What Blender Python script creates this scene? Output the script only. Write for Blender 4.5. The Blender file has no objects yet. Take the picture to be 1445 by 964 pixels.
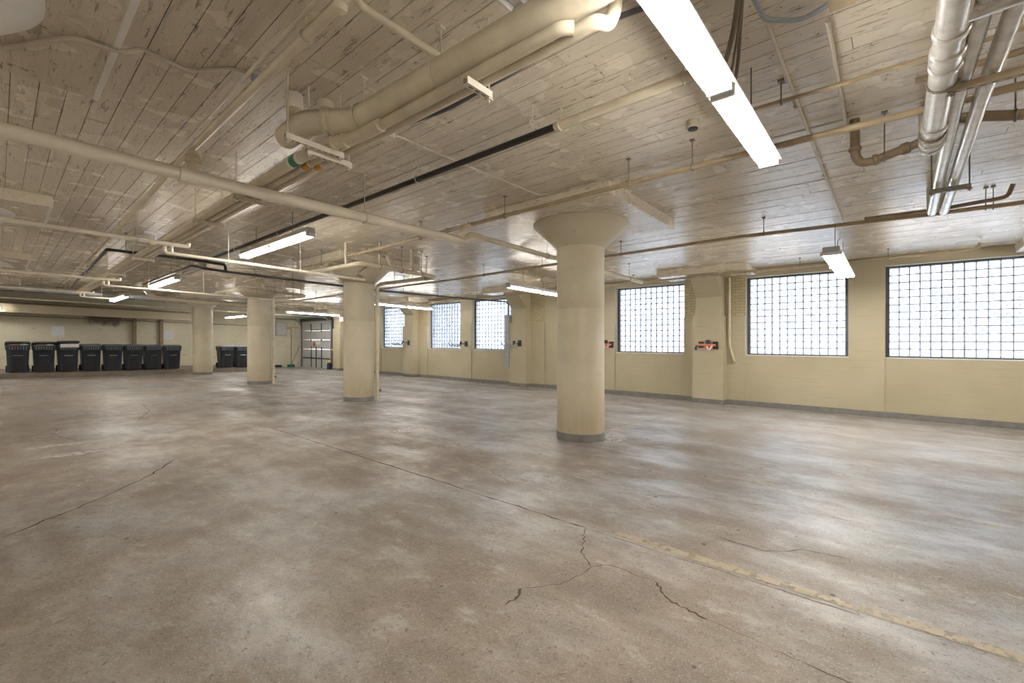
import bpy, bmesh, math, random
from mathutils import Vector, Matrix
random.seed(7)
SC = bpy.context.scene
COL = SC.collection
SL = 0.0222            # the deck falls 2.2 % towards the window wall
H = 1.308              # eye height above the floor at X = 0
ALPHA = math.radians(49.2136)
FPX = 626.64           # focal length in pixels of a 1445 px wide frame

# ------------------------------------------------------------------ camera
cam = bpy.data.cameras.new('camera')
cam.sensor_width = 36.0
cam.lens = FPX / 1445 * 36.0
cam.shift_y = -2.17 / 1445
cam.clip_start = 0.05
cam.clip_end = 300
camo = bpy.data.objects.new('camera', cam)
COL.objects.link(camo)
camo.location = (0, 0, H)
camo.rotation_euler = (math.radians(90), 0, -ALPHA)
SC.camera = camo

# ------------------------------------------------------------------ sky, exposure
TUBE = 66.0
SKY = 6.0
w = bpy.data.worlds.new('overcast_sky')
SC.world = w
w.use_nodes = True
bg = w.node_tree.nodes['Background']
bg.inputs[0].default_value = (0.90, 0.95, 1.0, 1)
bg.inputs[1].default_value = SKY
SC.view_settings.view_transform = 'Standard'
SC.view_settings.look = 'None'
SC.view_settings.gamma = 1.0
SC.view_settings.use_curve_mapping = False
SC.view_settings.exposure = 0.55
SC.cycles.use_denoising = True
SC.cycles.max_bounces = 8
SC.cycles.diffuse_bounces = 5
SC.cycles.glossy_bounces = 3
SC.cycles.transmission_bounces = 4
SC.cycles.transparent_max_bounces = 16
SC.cycles.sample_clamp_indirect = 6.0

# ------------------------------------------------------------------ materials
MATS = {}
def rgb(*c):
    return (c[0], c[1], c[2], 1)
class NT:
    def __init__(s, name):
        s.m = bpy.data.materials.new(name); s.m.use_nodes = True
        s.t = s.m.node_tree; s.t.nodes.clear()
        s.out = s.t.nodes.new('ShaderNodeOutputMaterial')
        MATS[name] = s.m
    def n(s, typ, **k):
        nd = s.t.nodes.new(typ)
        for a, b in k.items():
            if a.startswith('i_'):
                key = a[2:]
                key = int(key) if key.isdigit() else key.replace('_', ' ')
                nd.inputs[key].default_value = b
            else:
                setattr(nd, a, b)
        return nd
    def l(s, a, b):
        s.t.links.new(a, b)
    def pos(s, sc=(1, 1, 1)):
        g = s.n('ShaderNodeNewGeometry'); mp = s.n('ShaderNodeMapping')
        mp.inputs['Scale'].default_value = sc
        s.l(g.outputs['Position'], mp.inputs['Vector'])
        return mp.outputs['Vector']
    def noise(s, vec, scale, detail=4, rough=.55):
        nd = s.n('ShaderNodeTexNoise'); nd.inputs['Scale'].default_value = scale
        nd.inputs['Detail'].default_value = detail; nd.inputs['Roughness'].default_value = rough
        s.l(vec, nd.inputs['Vector'])
        return nd.outputs['Fac']
    def ramp(s, fac, *stops):
        r = s.n('ShaderNodeValToRGB')
        e = r.color_ramp.elements
        while len(e) < len(stops): e.new(0.5)
        for i, (p, c) in enumerate(stops):
            e[i].position = p
            e[i].color = c if len(c) == 4 else rgb(*c)
        s.l(fac, r.inputs['Fac'])
        return r.outputs['Color']
    def mix(s, fac, a, b, mode='MIX'):
        m = s.n('ShaderNodeMix', data_type='RGBA', blend_type=mode)
        for v, i in ((fac, 0), (a, 6), (b, 7)):
            if isinstance(v, (int, float)): m.inputs[i].default_value = v
            elif isinstance(v, tuple): m.inputs[i].default_value = v if len(v) == 4 else rgb(*v)
            else: s.l(v, m.inputs[i])
        return m.outputs[2]
    def math(s, op, a, b=0.0):
        m = s.n('ShaderNodeMath', operation=op)
        for v, i in ((a, 0), (b, 1)):
            if isinstance(v, (int, float)): m.inputs[i].default_value = v
            else: s.l(v, m.inputs[i])
        return m.outputs[0]
    def bsdf(s, col, rough, bump=None, bs=.3, bd=.01, metal=0.0, spec=.5):
        b = s.n('ShaderNodeBsdfPrincipled')
        for v, k in ((col, 'Base Color'), (rough, 'Roughness'), (metal, 'Metallic')):
            if isinstance(v, (int, float)): b.inputs[k].default_value = v
            elif isinstance(v, tuple): b.inputs[k].default_value = v if len(v) == 4 else rgb(*v)
            else: s.l(v, b.inputs[k])
        b.inputs['Specular IOR Level'].default_value = spec
        if bump is not None:
            bp = s.n('ShaderNodeBump'); bp.inputs['Strength'].default_value = bs
            bp.inputs['Distance'].default_value = bd
            s.l(bump, bp.inputs['Height']); s.l(bp.outputs['Normal'], b.inputs['Normal'])
        s.l(b.outputs[0], s.out.inputs['Surface'])
        return b

def paint(name, c, rough=.5, var=.16, scale=6, metal=0.0, bs=.15, spec=.5, dirt=.0):
    t = NT(name); p = t.pos()
    nz = t.noise(p, scale, 5)
    lo = tuple(v * (1 - var) for v in c); hi = tuple(min(1, v * (1 + var * .6)) for v in c)
    col = t.ramp(nz, (.3, lo), (.7, hi))
    if dirt > 0:
        d = t.noise(p, scale * 3.3, 6, .7)
        f = t.ramp(d, (.56, (0, 0, 0)), (.72, (1, 1, 1)))
        col = t.mix(t.math('MULTIPLY', f, dirt), col, tuple(v * .35 for v in c))
    t.bsdf(col, rough, t.noise(p, 60, 3), bs, .004, metal, spec)
    return t.m

def make_materials():
    # board-marked ceiling, painted off-white long ago
    t = NT('ceiling_board')
    p = t.pos()
    ps = t.pos((9, .55, 9))
    oi = t.n('ShaderNodeObjectInfo'); gi = t.n('ShaderNodeNewGeometry')
    rnd = t.math('FRACT', t.math('ADD', oi.outputs['Random'], gi.outputs['Random Per Island']))
    base = t.ramp(rnd, (0, (.66, .585, .465)), (1, (.77, .695, .57)))
    big = t.noise(p, .55, 4)
    base = t.mix(t.ramp(big, (.30, (0, 0, 0)), (.80, (.6, .6, .6))), base, (.53, .455, .345))
    streak = t.noise(ps, 2.6, 6, .7)
    sf = t.ramp(streak, (.57, (0, 0, 0)), (.70, (.6, .6, .6)))
    base = t.mix(sf, base, (.30, .25, .19))
    chip = t.noise(p, 15, 5, .72)
    cf = t.ramp(chip, (.63, (0, 0, 0)), (.67, (.85, .85, .85)))
    base = t.mix(cf, base, (.20, .155, .11))
    dash = t.noise(t.pos((16, 1.6, 16)), 2.2, 5, .75)
    base = t.mix(t.ramp(dash, (.585, (0, 0, 0)), (.645, (.8, .8, .8))), base, (.20, .165, .125))
    grain = t.noise(t.pos((60, 2.5, 60)), 2.0, 3)
    hgt = t.math('ADD', t.math('MULTIPLY', grain, .5), t.math('SUBTRACT', streak, t.math('MULTIPLY', chip, .6)))
    rr = t.ramp(t.noise(p, 2.5, 3), (.25, (.20, .20, .20)), (.75, (.31, .31, .31)))
    t.bsdf(base, rr, hgt, .35, .012, 0, .6)
    paint('ceiling_gap', (.13, .105, .08), .9)
    # beige painted concrete of columns
    t = NT('column_paint'); p = t.pos()
    c = t.ramp(t.noise(p, 1.6, 5), (.3, (.52, .455, .335)), (.7, (.63, .57, .44)))
    sp = t.noise(p, 34, 4, .7)
    c = t.mix(t.ramp(sp, (.64, (0, 0, 0)), (.70, (.6, .6, .6))), c, (.25, .19, .11))
    low = t.n('ShaderNodeSeparateXYZ'); t.l(p, low.inputs[0])
    st = t.math('MULTIPLY', t.ramp(low.outputs[2], (.05, (1, 1, 1)), (.55, (0, 0, 0))), t.noise(t.pos((8, 8, 1.5)), 3, 5))
    c = t.mix(t.math('MULTIPLY', st, .8), c, (.36, .26, .13))
    t.bsdf(c, .5, t.math('ADD', t.noise(p, 9, 5), t.math('MULTIPLY', sp, .5)), .3, .012, 0, .4)
    # cream wall with faint horizontal form marks
    t = NT('wall_paint'); p = t.pos()
    c = t.ramp(t.noise(p, .9, 5), (.3, (.44, .385, .265)), (.7, (.515, .46, .335)))
    hs = t.noise(t.pos((.8, .8, 14)), 1.5, 5, .65)
    c = t.mix(t.ramp(hs, (.56, (0, 0, 0)), (.72, (.5, .5, .5))), c, (.40, .33, .20))
    ch = t.noise(p, 13, 5, .72)
    c = t.mix(t.ramp(ch, (.69, (0, 0, 0)), (.73, (.8, .8, .8))), c, (.24, .18, .10))
    t.bsdf(c, .5, t.math('ADD', hs, t.math('MULTIPLY', ch, -.5)), .3, .012, 0, .4)
    # grey-green wall behind the bins with a damp stain
    t = NT('rear_wall_paint'); p = t.pos()
    c = t.ramp(t.noise(p, .8, 5), (.3, (.60, .56, .43)), (.7, (.72, .68, .53)))
    ch = t.noise(p, 6, 6, .7)
    c = t.mix(t.ramp(ch, (.62, (0, 0, 0)), (.70, (.7, .7, .7))), c, (.22, .18, .12))
    s = t.n('ShaderNodeSeparateXYZ'); t.l(p, s.inputs[0])
    dx = t.math('DIVIDE', t.math('SUBTRACT', s.outputs[0], 3.2), 1.0)
    dz = t.math('DIVIDE', t.math('SUBTRACT', s.outputs[2], 2.25), .45)
    r2 = t.math('ADD', t.math('MULTIPLY', dx, dx), t.math('MULTIPLY', dz, dz))
    n2 = t.noise(t.pos((2.5, 2.5, .8)), 1.6, 5, .65)
    st = t.ramp(t.math('SUBTRACT', t.math('MULTIPLY', n2, 2.1), r2), (.35, (0, 0, 0)), (.9, (.8, .8, .8)))
    c = t.mix(st, c, (.10, .085, .075))
    t.bsdf(c, .65, ch, .2, .01)
    # brick infill
    t = NT('painted_brick'); p = t.pos()
    s = t.n('ShaderNodeSeparateXYZ'); t.l(p, s.inputs[0])
    cb = t.n('ShaderNodeCombineXYZ'); t.l(s.outputs[1], cb.inputs[0]); t.l(s.outputs[2], cb.inputs[1])
    b = t.n('ShaderNodeTexBrick'); t.l(cb.outputs[0], b.inputs['Vector'])
    b.inputs['Scale'].default_value = 1; b.inputs['Brick Width'].default_value = .21
    b.inputs['Row Height'].default_value = .07; b.inputs['Mortar Size'].default_value = .007
    b.inputs['Color1'].default_value = rgb(.54, .46, .29); b.inputs['Color2'].default_value = rgb(.47, .40, .25)
    b.inputs['Mortar'].default_value = rgb(.34, .28, .17)
    inv = t.math('SUBTRACT', 1.0, b.outputs['Fac'])
    t.bsdf(b.outputs['Color'], .6, t.math('ADD', inv, t.math('MULTIPLY', t.noise(p, 25, 4), .6)), .6, .008)
    # floor
    t = NT('floor_concrete'); p = t.pos()
    s = t.n('ShaderNodeSeparateXYZ'); t.l(p, s.inputs[0])
    n1 = t.noise(p, .33, 5); n2 = t.noise(p, 1.3, 6, .62); n3 = t.noise(t.pos((1.6, .45, 1)), .8, 5, .6)
    side = t.math('ADD', t.math('MULTIPLY', s.outputs[0], .065), t.math('MULTIPLY', t.math('SUBTRACT', n1, .5), 2.2))
    c = t.ramp(side, (-.05, (.33, .27, .215)), (.35, (.305, .303, .305)))
    c = t.mix(t.ramp(n2, (.36, (.9, .9, .9)), (.60, (0, 0, 0))), c, (.215, .175, .14))
    c = t.mix(t.ramp(n3, (.5, (0, 0, 0)), (.70, (.8, .8, .8))), c, (.44, .43, .425))
    n4 = t.noise(t.pos((1, .6, 1)), 6.0, 6, .7)
    c = t.mix(t.ramp(n4, (.40, (.55, .55, .55)), (.52, (0, 0, 0))), c, (.20, .165, .135))
    c = t.mix(t.ramp(n4, (.56, (0, 0, 0)), (.70, (.55, .55, .55))), c, (.52, .50, .475))
    pat = t.noise(p, .9, 5, .7)
    c = t.mix(t.ramp(pat, (.60, (0, 0, 0)), (.70, (.5, .5, .5))), c, (.225, .21, .20))
    sp = t.noise(p, 45, 4, .75)
    c = t.mix(t.ramp(sp, (.575, (0, 0, 0)), (.66, (.85, .85, .85))), c, (.13, .10, .075))
    sp2 = t.noise(p, 110, 3, .7)
    c = t.mix(t.ramp(sp2, (.36, (.35, .35, .35)), (.45, (0, 0, 0))), c, (.62, .59, .55))
    v = t.n('ShaderNodeTexVoronoi'); v.inputs['Scale'].default_value = 5.5; v.inputs['Randomness'].default_value = 1
    t.l(t.mix(.06, p, t.n('ShaderNodeTexNoise', i_Scale=9.0).outputs['Color']), v.inputs['Vector'])
    vd = t.math('ADD', v.outputs['Distance'], t.math('MULTIPLY', t.noise(p, 2, 2), .35))
    pits = t.ramp(vd, (.20, (1, 1, 1)), (.232, (0, 0, 0)))
    c = t.mix(pits, c, (.10, .075, .055))
    ro = t.ramp(t.math('ADD', t.math('MULTIPLY', n2, .5), t.math('MULTIPLY', n3, .5)), (.36, (.66, .66, .66)), (.62, (.30, .30, .30)))
    hg = t.math('SUBTRACT', t.math('ADD', t.math('MULTIPLY', n4, .9), t.math('MULTIPLY', t.noise(p, 28, 4), .45)), t.math('MULTIPLY', pits, .3))
    t.bsdf(c, ro, hg, .45, .014, 0, .45)
    paint('white_capital', (.80, .79, .75), .5, .06, 3)
    paint('kerb_concrete', (.22, .185, .15), .7, .2, 3, dirt=.5)
    paint('grey_band', (.20, .195, .19), .5, .2, 8)
    paint('crack_dark', (.11, .075, .05), .95, .3, 30)
    for nm, cc, th in (('worn_yellow_line', (.56, .47, .34), .42), ('worn_white_paint', (.66, .65, .63), .44)):
        t = NT(nm); p = t.pos()
        nz = t.noise(p, 14, 6, .75)
        b = t.bsdf(cc, .55)
        tr = t.n('ShaderNodeBsdfTransparent'); mx = t.n('ShaderNodeMixShader')
        t.l(t.ramp(nz, (th - .06, (0, 0, 0)), (th + .06, (.75, .75, .75))), mx.inputs[0])
        t.l(tr.outputs[0], mx.inputs[1]); t.l(b.outputs[0], mx.inputs[2])
        t.l(mx.outputs[0], t.out.inputs['Surface'])
    # pipes
    paint('cream_pipe', (.68, .60, .455), .38, .14, 5, dirt=.12)
    paint('light_cream_pipe', (.80, .73, .60), .36, .1, 5, dirt=.08)
    paint('tan_pipe', (.42, .33, .21), .45, .2, 7, dirt=.3)
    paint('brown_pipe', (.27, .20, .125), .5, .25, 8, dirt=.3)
    paint('black_pipe', (.02, .02, .022), .38, .2, 8)
    paint('dark_grey_pipe', (.10, .105, .115), .4, .2, 8)
    paint('galvanised', (.44, .47, .50), .32, .18, 9, metal=.6)
    paint('silver_wrap', (.66, .63, .58), .28, .2, 14, metal=.45, bs=.35)
    paint('grey_conduit', (.30, .33, .36), .4, .15, 8)
    paint('rod_steel', (.20, .165, .125), .5, .2, 10)
    paint('strut_white', (.72, .66, .55), .45, .12, 9)
    paint('conduit_cream', (.62, .56, .45), .45, .12, 8)
    paint('white_enamel', (.80, .80, .78), .3, .05, 5)
    paint('fixture_grey', (.50, .49, .47), .35, .08, 5)
    paint('socket_grey', (.35, .34, .32), .5, .1, 9)
    t = NT('tube_lit')
    e = t.n('ShaderNodeEmission'); e.inputs[0].default_value = rgb(1.0, .955, .87); e.inputs[1].default_value = TUBE
    t.l(e.outputs[0], t.out.inputs['Surface'])
    paint('tube_off', (.82, .82, .80), .25, .03)
    paint('label_white', (.78, .76, .70), .5, .06)
    paint('label_green', (.03, .22, .13), .5, .2, 40)
    paint('label_orange', (.72, .33, .03), .5, .25, 40)
    paint('bin_plastic', (.032, .042, .058), .38, .25, 12)
    paint('bin_lid_plastic', (.13, .15, .175), .36, .25, 12)
    paint('bin_dark', (.009, .011, .014), .55, .2)
    paint('bin_bar_metal', (.45, .46, .47), .3, .1, metal=.8)
    paint('cardboard', (.42, .27, .14), .8, .2)
    paint('white_card', (.80, .80, .78), .6, .05)
    paint('rubber', (.015, .015, .015), .7, .2)
    paint('hook_black', (.018, .02, .022), .45, .2)
    paint('hook_grey', (.34, .36, .37), .4, .15)
    paint('hook_coral', (.80, .25, .17), .5, .15)
    paint('hook_pink', (.85, .55, .50), .5, .1)
    paint('red_paint', (.62, .03, .025), .3, .1)
    paint('yellow_tag', (.80, .62, .05), .5, .1)
    paint('navy_plastic', (.02, .03, .10), .5, .2)
    paint('green_plastic', (.03, .16, .11), .5, .2)
    paint('blue_grey_box', (.16, .25, .36), .5, .15)
    paint('trough_grey', (.37, .40, .42), .4, .1)
    paint('door_panel', (.55, .555, .56), .45, .06, 3)
    paint('door_frame_green', (.06, .085, .085), .5, .2)
    paint('window_frame_steel', (.085, .10, .125), .45, .2)
    paint('mortar', (.24, .27, .32), .7, .15)
    paint('detector_body', (.45, .40, .30), .5, .15)
    t = NT('notice_print'); p = t.pos((1, 1, 1))
    s = t.n('ShaderNodeSeparateXYZ'); t.l(p, s.inputs[0])
    ln = t.math('FRACT', t.math('MULTIPLY', s.outputs[2], 22.0))
    wd = t.noise(t.pos((40, 1, 22)), 1.0, 2)
    f = t.math('MULTIPLY', t.math('GREATER_THAN', ln, .55), t.math('GREATER_THAN', wd, .44))
    t.bsdf(t.mix(t.math('MULTIPLY', f, .55), (.80, .81, .83), (.25, .28, .36)), .6)
    # glass blocks: dark outdoor refractions painted into the tint, daylight comes straight through and scattered
    t = NT('glass_block_glass'); p = t.pos()
    uv = t.n('ShaderNodeUVMap'); uv.uv_map = 'UVMap'
    s = t.n('ShaderNodeSeparateXYZ'); t.l(uv.outputs[0], s.inputs[0])
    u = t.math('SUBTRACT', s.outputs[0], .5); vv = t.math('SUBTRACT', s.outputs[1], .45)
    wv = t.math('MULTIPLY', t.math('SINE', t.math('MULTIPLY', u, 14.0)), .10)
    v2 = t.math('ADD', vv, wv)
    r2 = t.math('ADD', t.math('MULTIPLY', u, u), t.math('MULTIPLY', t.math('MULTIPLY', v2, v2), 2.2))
    dark_refr = t.ramp(r2, (.01, (1, 1, 1)), (.07, (0, 0, 0)))
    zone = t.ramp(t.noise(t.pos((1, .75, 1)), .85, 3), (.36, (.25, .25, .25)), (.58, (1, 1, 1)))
    tint = t.mix(t.math('MULTIPLY', dark_refr, t.math('MULTIPLY', zone, .9)), (.80, .83, .88), (.16, .20, .27))
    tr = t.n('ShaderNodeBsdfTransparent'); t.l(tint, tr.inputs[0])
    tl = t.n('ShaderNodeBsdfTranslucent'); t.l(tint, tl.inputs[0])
    gl = t.n('ShaderNodeBsdfGlossy'); gl.inputs['Roughness'].default_value = .12
    m1 = t.n('ShaderNodeMixShader'); m1.inputs[0].default_value = .36
    t.l(tr.outputs[0], m1.inputs[1]); t.l(tl.outputs[0], m1.inputs[2])
    fr = t.n('ShaderNodeFresnel'); fr.inputs[0].default_value = 1.35
    m2 = t.n('ShaderNodeMixShader'); t.l(fr.outputs[0], m2.inputs[0])
    t.l(m1.outputs[0], m2.inputs[1]); t.l(gl.outputs[0], m2.inputs[2])
    t.l(m2.outputs[0], t.out.inputs['Surface'])
make_materials()

# ------------------------------------------------------------------ helpers
OFF = {}
def P(x, y, z):
    return Vector((x, y, z - SL * x))

def tag(o, label=None, cat=None, group=None, kind=None):
    if label: o['label'] = label
    if cat: o['category'] = cat
    if group: o['group'] = group
    if kind: o['kind'] = kind
    return o

def thing(name, label, cat=None, loc=(0, 0, 0), group=None, kind=None, shear=True):
    o = bpy.data.objects.new(name, None)
    o.empty_display_size = .1
    COL.objects.link(o)
    o.location = P(*loc) if shear else Vector(loc)
    OFF[o.name] = Vector(o.location)
    return tag(o, label, cat, group, kind)

def bend(pts, r=.06, seg=4):
    pts = [Vector(p) for p in pts]
    out = [pts[0]]
    for i in range(1, len(pts) - 1):
        a, b, c = pts[i - 1], pts[i], pts[i + 1]
        d1 = (a - b); d2 = (c - b)
        rr = min(r, d1.length * .45, d2.length * .45)
        p1 = b + d1.normalized() * rr; p2 = b + d2.normalized() * rr
        for k in range(seg + 1):
            t = k / seg
            out.append(p1 * (1 - t) ** 2 + b * 2 * t * (1 - t) + p2 * t * t)
    out.append(pts[-1])
    return out

class B:
    def __init__(s):
        s.bm = bmesh.new()
    def box(s, x0, x1, y0, y1, z0, z1):
        v = [s.bm.verts.new((x, y, z)) for z in (z0, z1) for y in (y0, y1) for x in (x0, x1)]
        for q in ((0, 2, 3, 1), (4, 5, 7, 6), (0, 1, 5, 4), (2, 6, 7, 3), (0, 4, 6, 2), (1, 3, 7, 5)):
            s.bm.faces.new([v[i] for i in q])
        return s
    def hexa(s, lo, hi):
        """lo, hi: 4 corner points each (same winding, counter-clockwise seen from above)"""
        a = [s.bm.verts.new(p) for p in lo]; b = [s.bm.verts.new(p) for p in hi]
        s.bm.faces.new(a[::-1]); s.bm.faces.new(b)
        for i in range(4):
            j = (i + 1) % 4
            s.bm.faces.new((a[i], a[j], b[j], b[i]))
        return s
    def tube(s, pts, r, n=10, cap=True):
        pts = [Vector(p) for p in pts]
        rings = []
        up = None
        for i, p in enumerate(pts):
            if i == 0: d = pts[1] - p
            elif i == len(pts) - 1: d = p - pts[i - 1]
            else: d = (pts[i + 1] - p).normalized() + (p - pts[i - 1]).normalized()
            d.normalize()
            if up is None:
                up = Vector((0, 0, 1)) if abs(d.z) < .9 else Vector((1, 0, 0))
            x = d.cross(up)
            if x.length < 1e-4:
                x = d.orthogonal()
            x.normalize(); up = x.cross(d).normalized()
            rr = r[i] if isinstance(r, (list, tuple)) else r
            rings.append([s.bm.verts.new(p + (x * math.cos(2 * math.pi * k / n) + up * math.sin(2 * math.pi * k / n)) * rr) for k in range(n)])
        for a, b in zip(rings[:-1], rings[1:]):
            for k in range(n):
                j = (k + 1) % n
                s.bm.faces.new((a[k], b[k], b[j], a[j]))
        if cap:
            s.bm.faces.new(rings[0]); s.bm.faces.new(rings[-1][::-1])
        return s
    def rod(s, x, y, z0, z1, r=.005, n=6):
        return s.tube([(x, y, z0), (x, y, z1)], r, n)
    def ring(s, c, axis, R, r, n=14, m=6):
        c = Vector(c); axis = Vector(axis).normalized(); a = axis.orthogonal().normalized(); b = axis.cross(a)
        vs = []
        for i in range(n):
            t = 2 * math.pi * i / n
            d = a * math.cos(t) + b * math.sin(t)
            vs.append([s.bm.verts.new(c + d * (R + r * math.cos(2 * math.pi * k / m)) + axis * r * math.sin(2 * math.pi * k / m)) for k in range(m)])
        for i in range(n):
            for k in range(m):
                s.bm.faces.new((vs[i][k], vs[(i + 1) % n][k], vs[(i + 1) % n][(k + 1) % m], vs[i][(k + 1) % m]))
        return s
    def lathe(s, cx, cy, prof, n=40, caps=True):
        rings = [[s.bm.verts.new((cx + r * math.cos(2 * math.pi * k / n), cy + r * math.sin(2 * math.pi * k / n), z)) for k in range(n)] for r, z in prof]
        for a, b in zip(rings[:-1], rings[1:]):
            for k in range(n):
                j = (k + 1) % n
                s.bm.faces.new((a[k], a[j], b[j], b[k]))
        if caps:
            s.bm.faces.new(rings[0][::-1]); s.bm.faces.new(rings[-1])
        return s
    def ribbon(s, pts, wid, z=.0015, jit=0.0, step=.08):
        """flat strip on the floor along pts (x, y), width wid"""
        q = []
        for (x0, y0), (x1, y1) in zip(pts[:-1], pts[1:]):
            L = math.hypot(x1 - x0, y1 - y0); m = max(1, int(L / step))
            for k in range(m):
                t = k / m
                q.append((x0 + (x1 - x0) * t, y0 + (y1 - y0) * t))
        q.append(pts[-1])
        prev = None
        for i, (x, y) in enumerate(q):
            x2, y2 = q[min(i + 1, len(q) - 1)]; x1, y1 = q[max(i - 1, 0)]
            dx, dy = x2 - x1, y2 - y1; L = math.hypot(dx, dy) or 1
            nx, ny = -dy / L, dx / L
            o = random.uniform(-jit, jit); ww = wid * (random.uniform(.35, 1.2) if jit else 1)
            if jit and (i == 0 or i == len(q) - 1): ww *= .2
            a = s.bm.verts.new((x + nx * (o + ww / 2), y + ny * (o + ww / 2), z))
            b = s.bm.verts.new((x + nx * (o - ww / 2), y + ny * (o - ww / 2), z))
            if prev: s.bm.faces.new((prev[1], b, a, prev[0]))
            prev = (a, b)
        return s
    def mesh(s, name, mat, shear=True, off=Vector((0, 0, 0)), smooth=True):
        bmesh.ops.recalc_face_normals(s.bm, faces=s.bm.faces)
        for v in s.bm.verts:
            if shear: v.co.z -= SL * v.co.x
            v.co -= off
        me = bpy.data.meshes.new(name)
        s.bm.to_mesh(me); s.bm.free()
        if smooth:
            for p in me.polygons: p.use_smooth = True
            me.set_sharp_from_angle(angle=math.radians(38))
        me.materials.append(MATS[mat])
        return me
    def part(s, name, mat, parent=None, kind=None, shear=True, smooth=True, label=None):
        off = OFF[parent.name] if parent else Vector((0, 0, 0))
        o = bpy.data.objects.new(name, s.mesh(name, mat, shear, off, smooth))
        COL.objects.link(o)
        o.parent = parent
        OFF[o.name] = off
        return tag(o, label, None, None, kind)
    def single(s, name, mat, label, cat=None, loc=None, group=None, kind=None, shear=True, smooth=True):
        off = P(*loc) if loc else Vector((0, 0, 0))
        o = bpy.data.objects.new(name, s.mesh(name, mat, shear, off, smooth))
        COL.objects.link(o)
        o.location = off
        OFF[o.name] = off
        return tag(o, label, cat, group, kind)

def copy_tree(o, parent=None):
    c = o.copy(); COL.objects.link(c)
    if parent: c.parent = parent
    for ch in list(o.children): copy_tree(ch, c)
    return c

# ------------------------------------------------------------------ dimensions
DC, Y1, SP, R = 5.583, 3.492, 6.101, .344
DW, ZS, ZT, ZC, PSZ, ZP = 11.73, 1.209, 3.063, 3.253, 1.007, 3.102
XL, YN, YB = -6.7, -5.6, 26.6
WT = .42

# ------------------------------------------------------------------ floor
fb = B()
nx, ny = 10, 16
g = [[fb.bm.verts.new((XL + (DW + WT - XL) * i / nx, YN + (YB + .3 - YN) * j / ny, 0)) for j in range(ny + 1)] for i in range(nx + 1)]
for i in range(nx):
    for j in range(ny):
        fb.bm.faces.new((g[i][j], g[i + 1][j], g[i + 1][j + 1], g[i][j + 1]))
r = bmesh.ops.extrude_face_region(fb.bm, geom=list(fb.bm.faces))
for v in [e for e in r['geom'] if isinstance(e, bmesh.types.BMVert)]: v.co.z -= .3
floor = fb.single('floor', 'floor_concrete', 'worn grey-brown concrete garage floor with cracks and faded lines', kind='structure', smooth=False)
def crack(pts, wd=.012, jit=.012, step=.07):
    B().ribbon(pts, wd, .0015, jit, step).part('crack', 'crack_dark', floor, smooth=False)
crack([(2.788, 7.435), (2.79, 5.0), (2.80, 3.2), (2.797, 1.714)], .017, .008)
crack([(2.797, 1.714), (2.79, 1.2), (2.80, .7), (2.80, .1)], .006, .005)
crack([(2.797, 1.714), (2.60, 1.60), (2.441, 1.522), (2.37, 1.42), (2.326, 1.376)], .008, .010, .03)
crack([(2.326, 1.376), (2.2, 1.37), (2.032, 1.404), (1.93, 1.48), (1.859, 1.54)], .006, .008, .03)
crack([(1.859, 1.54), (1.77, 1.50), (1.683, 1.488)], .016, .012, .02)
crack([(2.326, 1.376), (2.40, 1.33), (2.43, 1.26), (2.41, 1.12), (2.428, 1.025)], .006, .006, .03)
crack([(2.428, 1.025), (2.36, .96), (2.29, .90), (2.274, .80), (2.253, .684)], .013, .010, .022)
crack([(2.253, .684), (2.24, .50), (2.21, .3), (2.203, .134), (2.2, -.1)], .006, .005, .03)
crack([(0.012, 4.465), (.40, 4.85), (.928, 5.452), (1.3, 6.1)], .018, .014)
crack([(.25, 4.72), (.34, 4.60), (.46, 4.48), (.62, 4.44)], .006, .008, .04)
crack([(3.646, 4.09), (3.45, 3.4), (3.26, 2.835), (3.35, 2.3)], .006, .012)
crack([(3.325, .962), (3.28, .80), (3.278, .642), (3.36, .55), (3.475, .473), (3.513, .214)], .008, .010, .04)
crack([(.7, 8.1), (.5, 8.9), (.62, 9.6)], .012, .02)
crack([(1.5, 9.4), (1.9, 10.8), (2.0, 12.0)], .012, .012)
crack([(2.788, 7.435), (3.4, 7.25), (3.948, 7.046), (4.9, 6.0), (5.814, 5.024), (6.2, 4.7)], .012, .008)
crack([(3.7, 1.9), (4.1, 1.2), (4.35, .6), (4.3, .1)], .006, .012, .05)
def fline(pts, wd=.09, mat='worn_yellow_line'):
    B().ribbon(pts, wd, .003, 0, .3).part('parking_line', mat, floor, smooth=False)
fline([(2.87, 1.50), (2.88, -.5)], .075)
fline([(6.0, 3.60), (10.2, 3.23)], .08)
fline([(4.97, 1.35), (4.95, .88)], .05)
fline([(4.98, -.25), (4.96, -.60)], .05)
fline([(5.95, 9.7), (10.4, 9.35)], .10)
fline([(5.95, 6.6), (10.2, 6.4)], .08, 'worn_white_paint')
fline([(5.95, 15.8), (10.4, 15.5)], .10)
for (x, y, rx, ry) in ((DC + .25, Y1 - .15, .46, .42), (DC, Y1 + SP - .05, .60, .50), (DC, Y1 + 2 * SP - .05, .62, .55), (DC, Y1 + 3 * SP, .6, .55), (4.09, 5.73, .17, .15), (3.99, 4.41, .15, .14), (.55, 7.2, .3, .1), (.45, 7.9, .3, .08)):
    b = B()
    vs = [b.bm.verts.new((x + rx * (1 + random.uniform(-.08, .08)) * math.cos(2 * math.pi * k / 28), y + ry * (1 + random.uniform(-.08, .08)) * math.sin(2 * math.pi * k / 28), .0022)) for k in range(28)]
    b.bm.faces.new(vs)
    b.part('paint_splash', 'worn_white_paint', floor, smooth=False)

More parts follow.
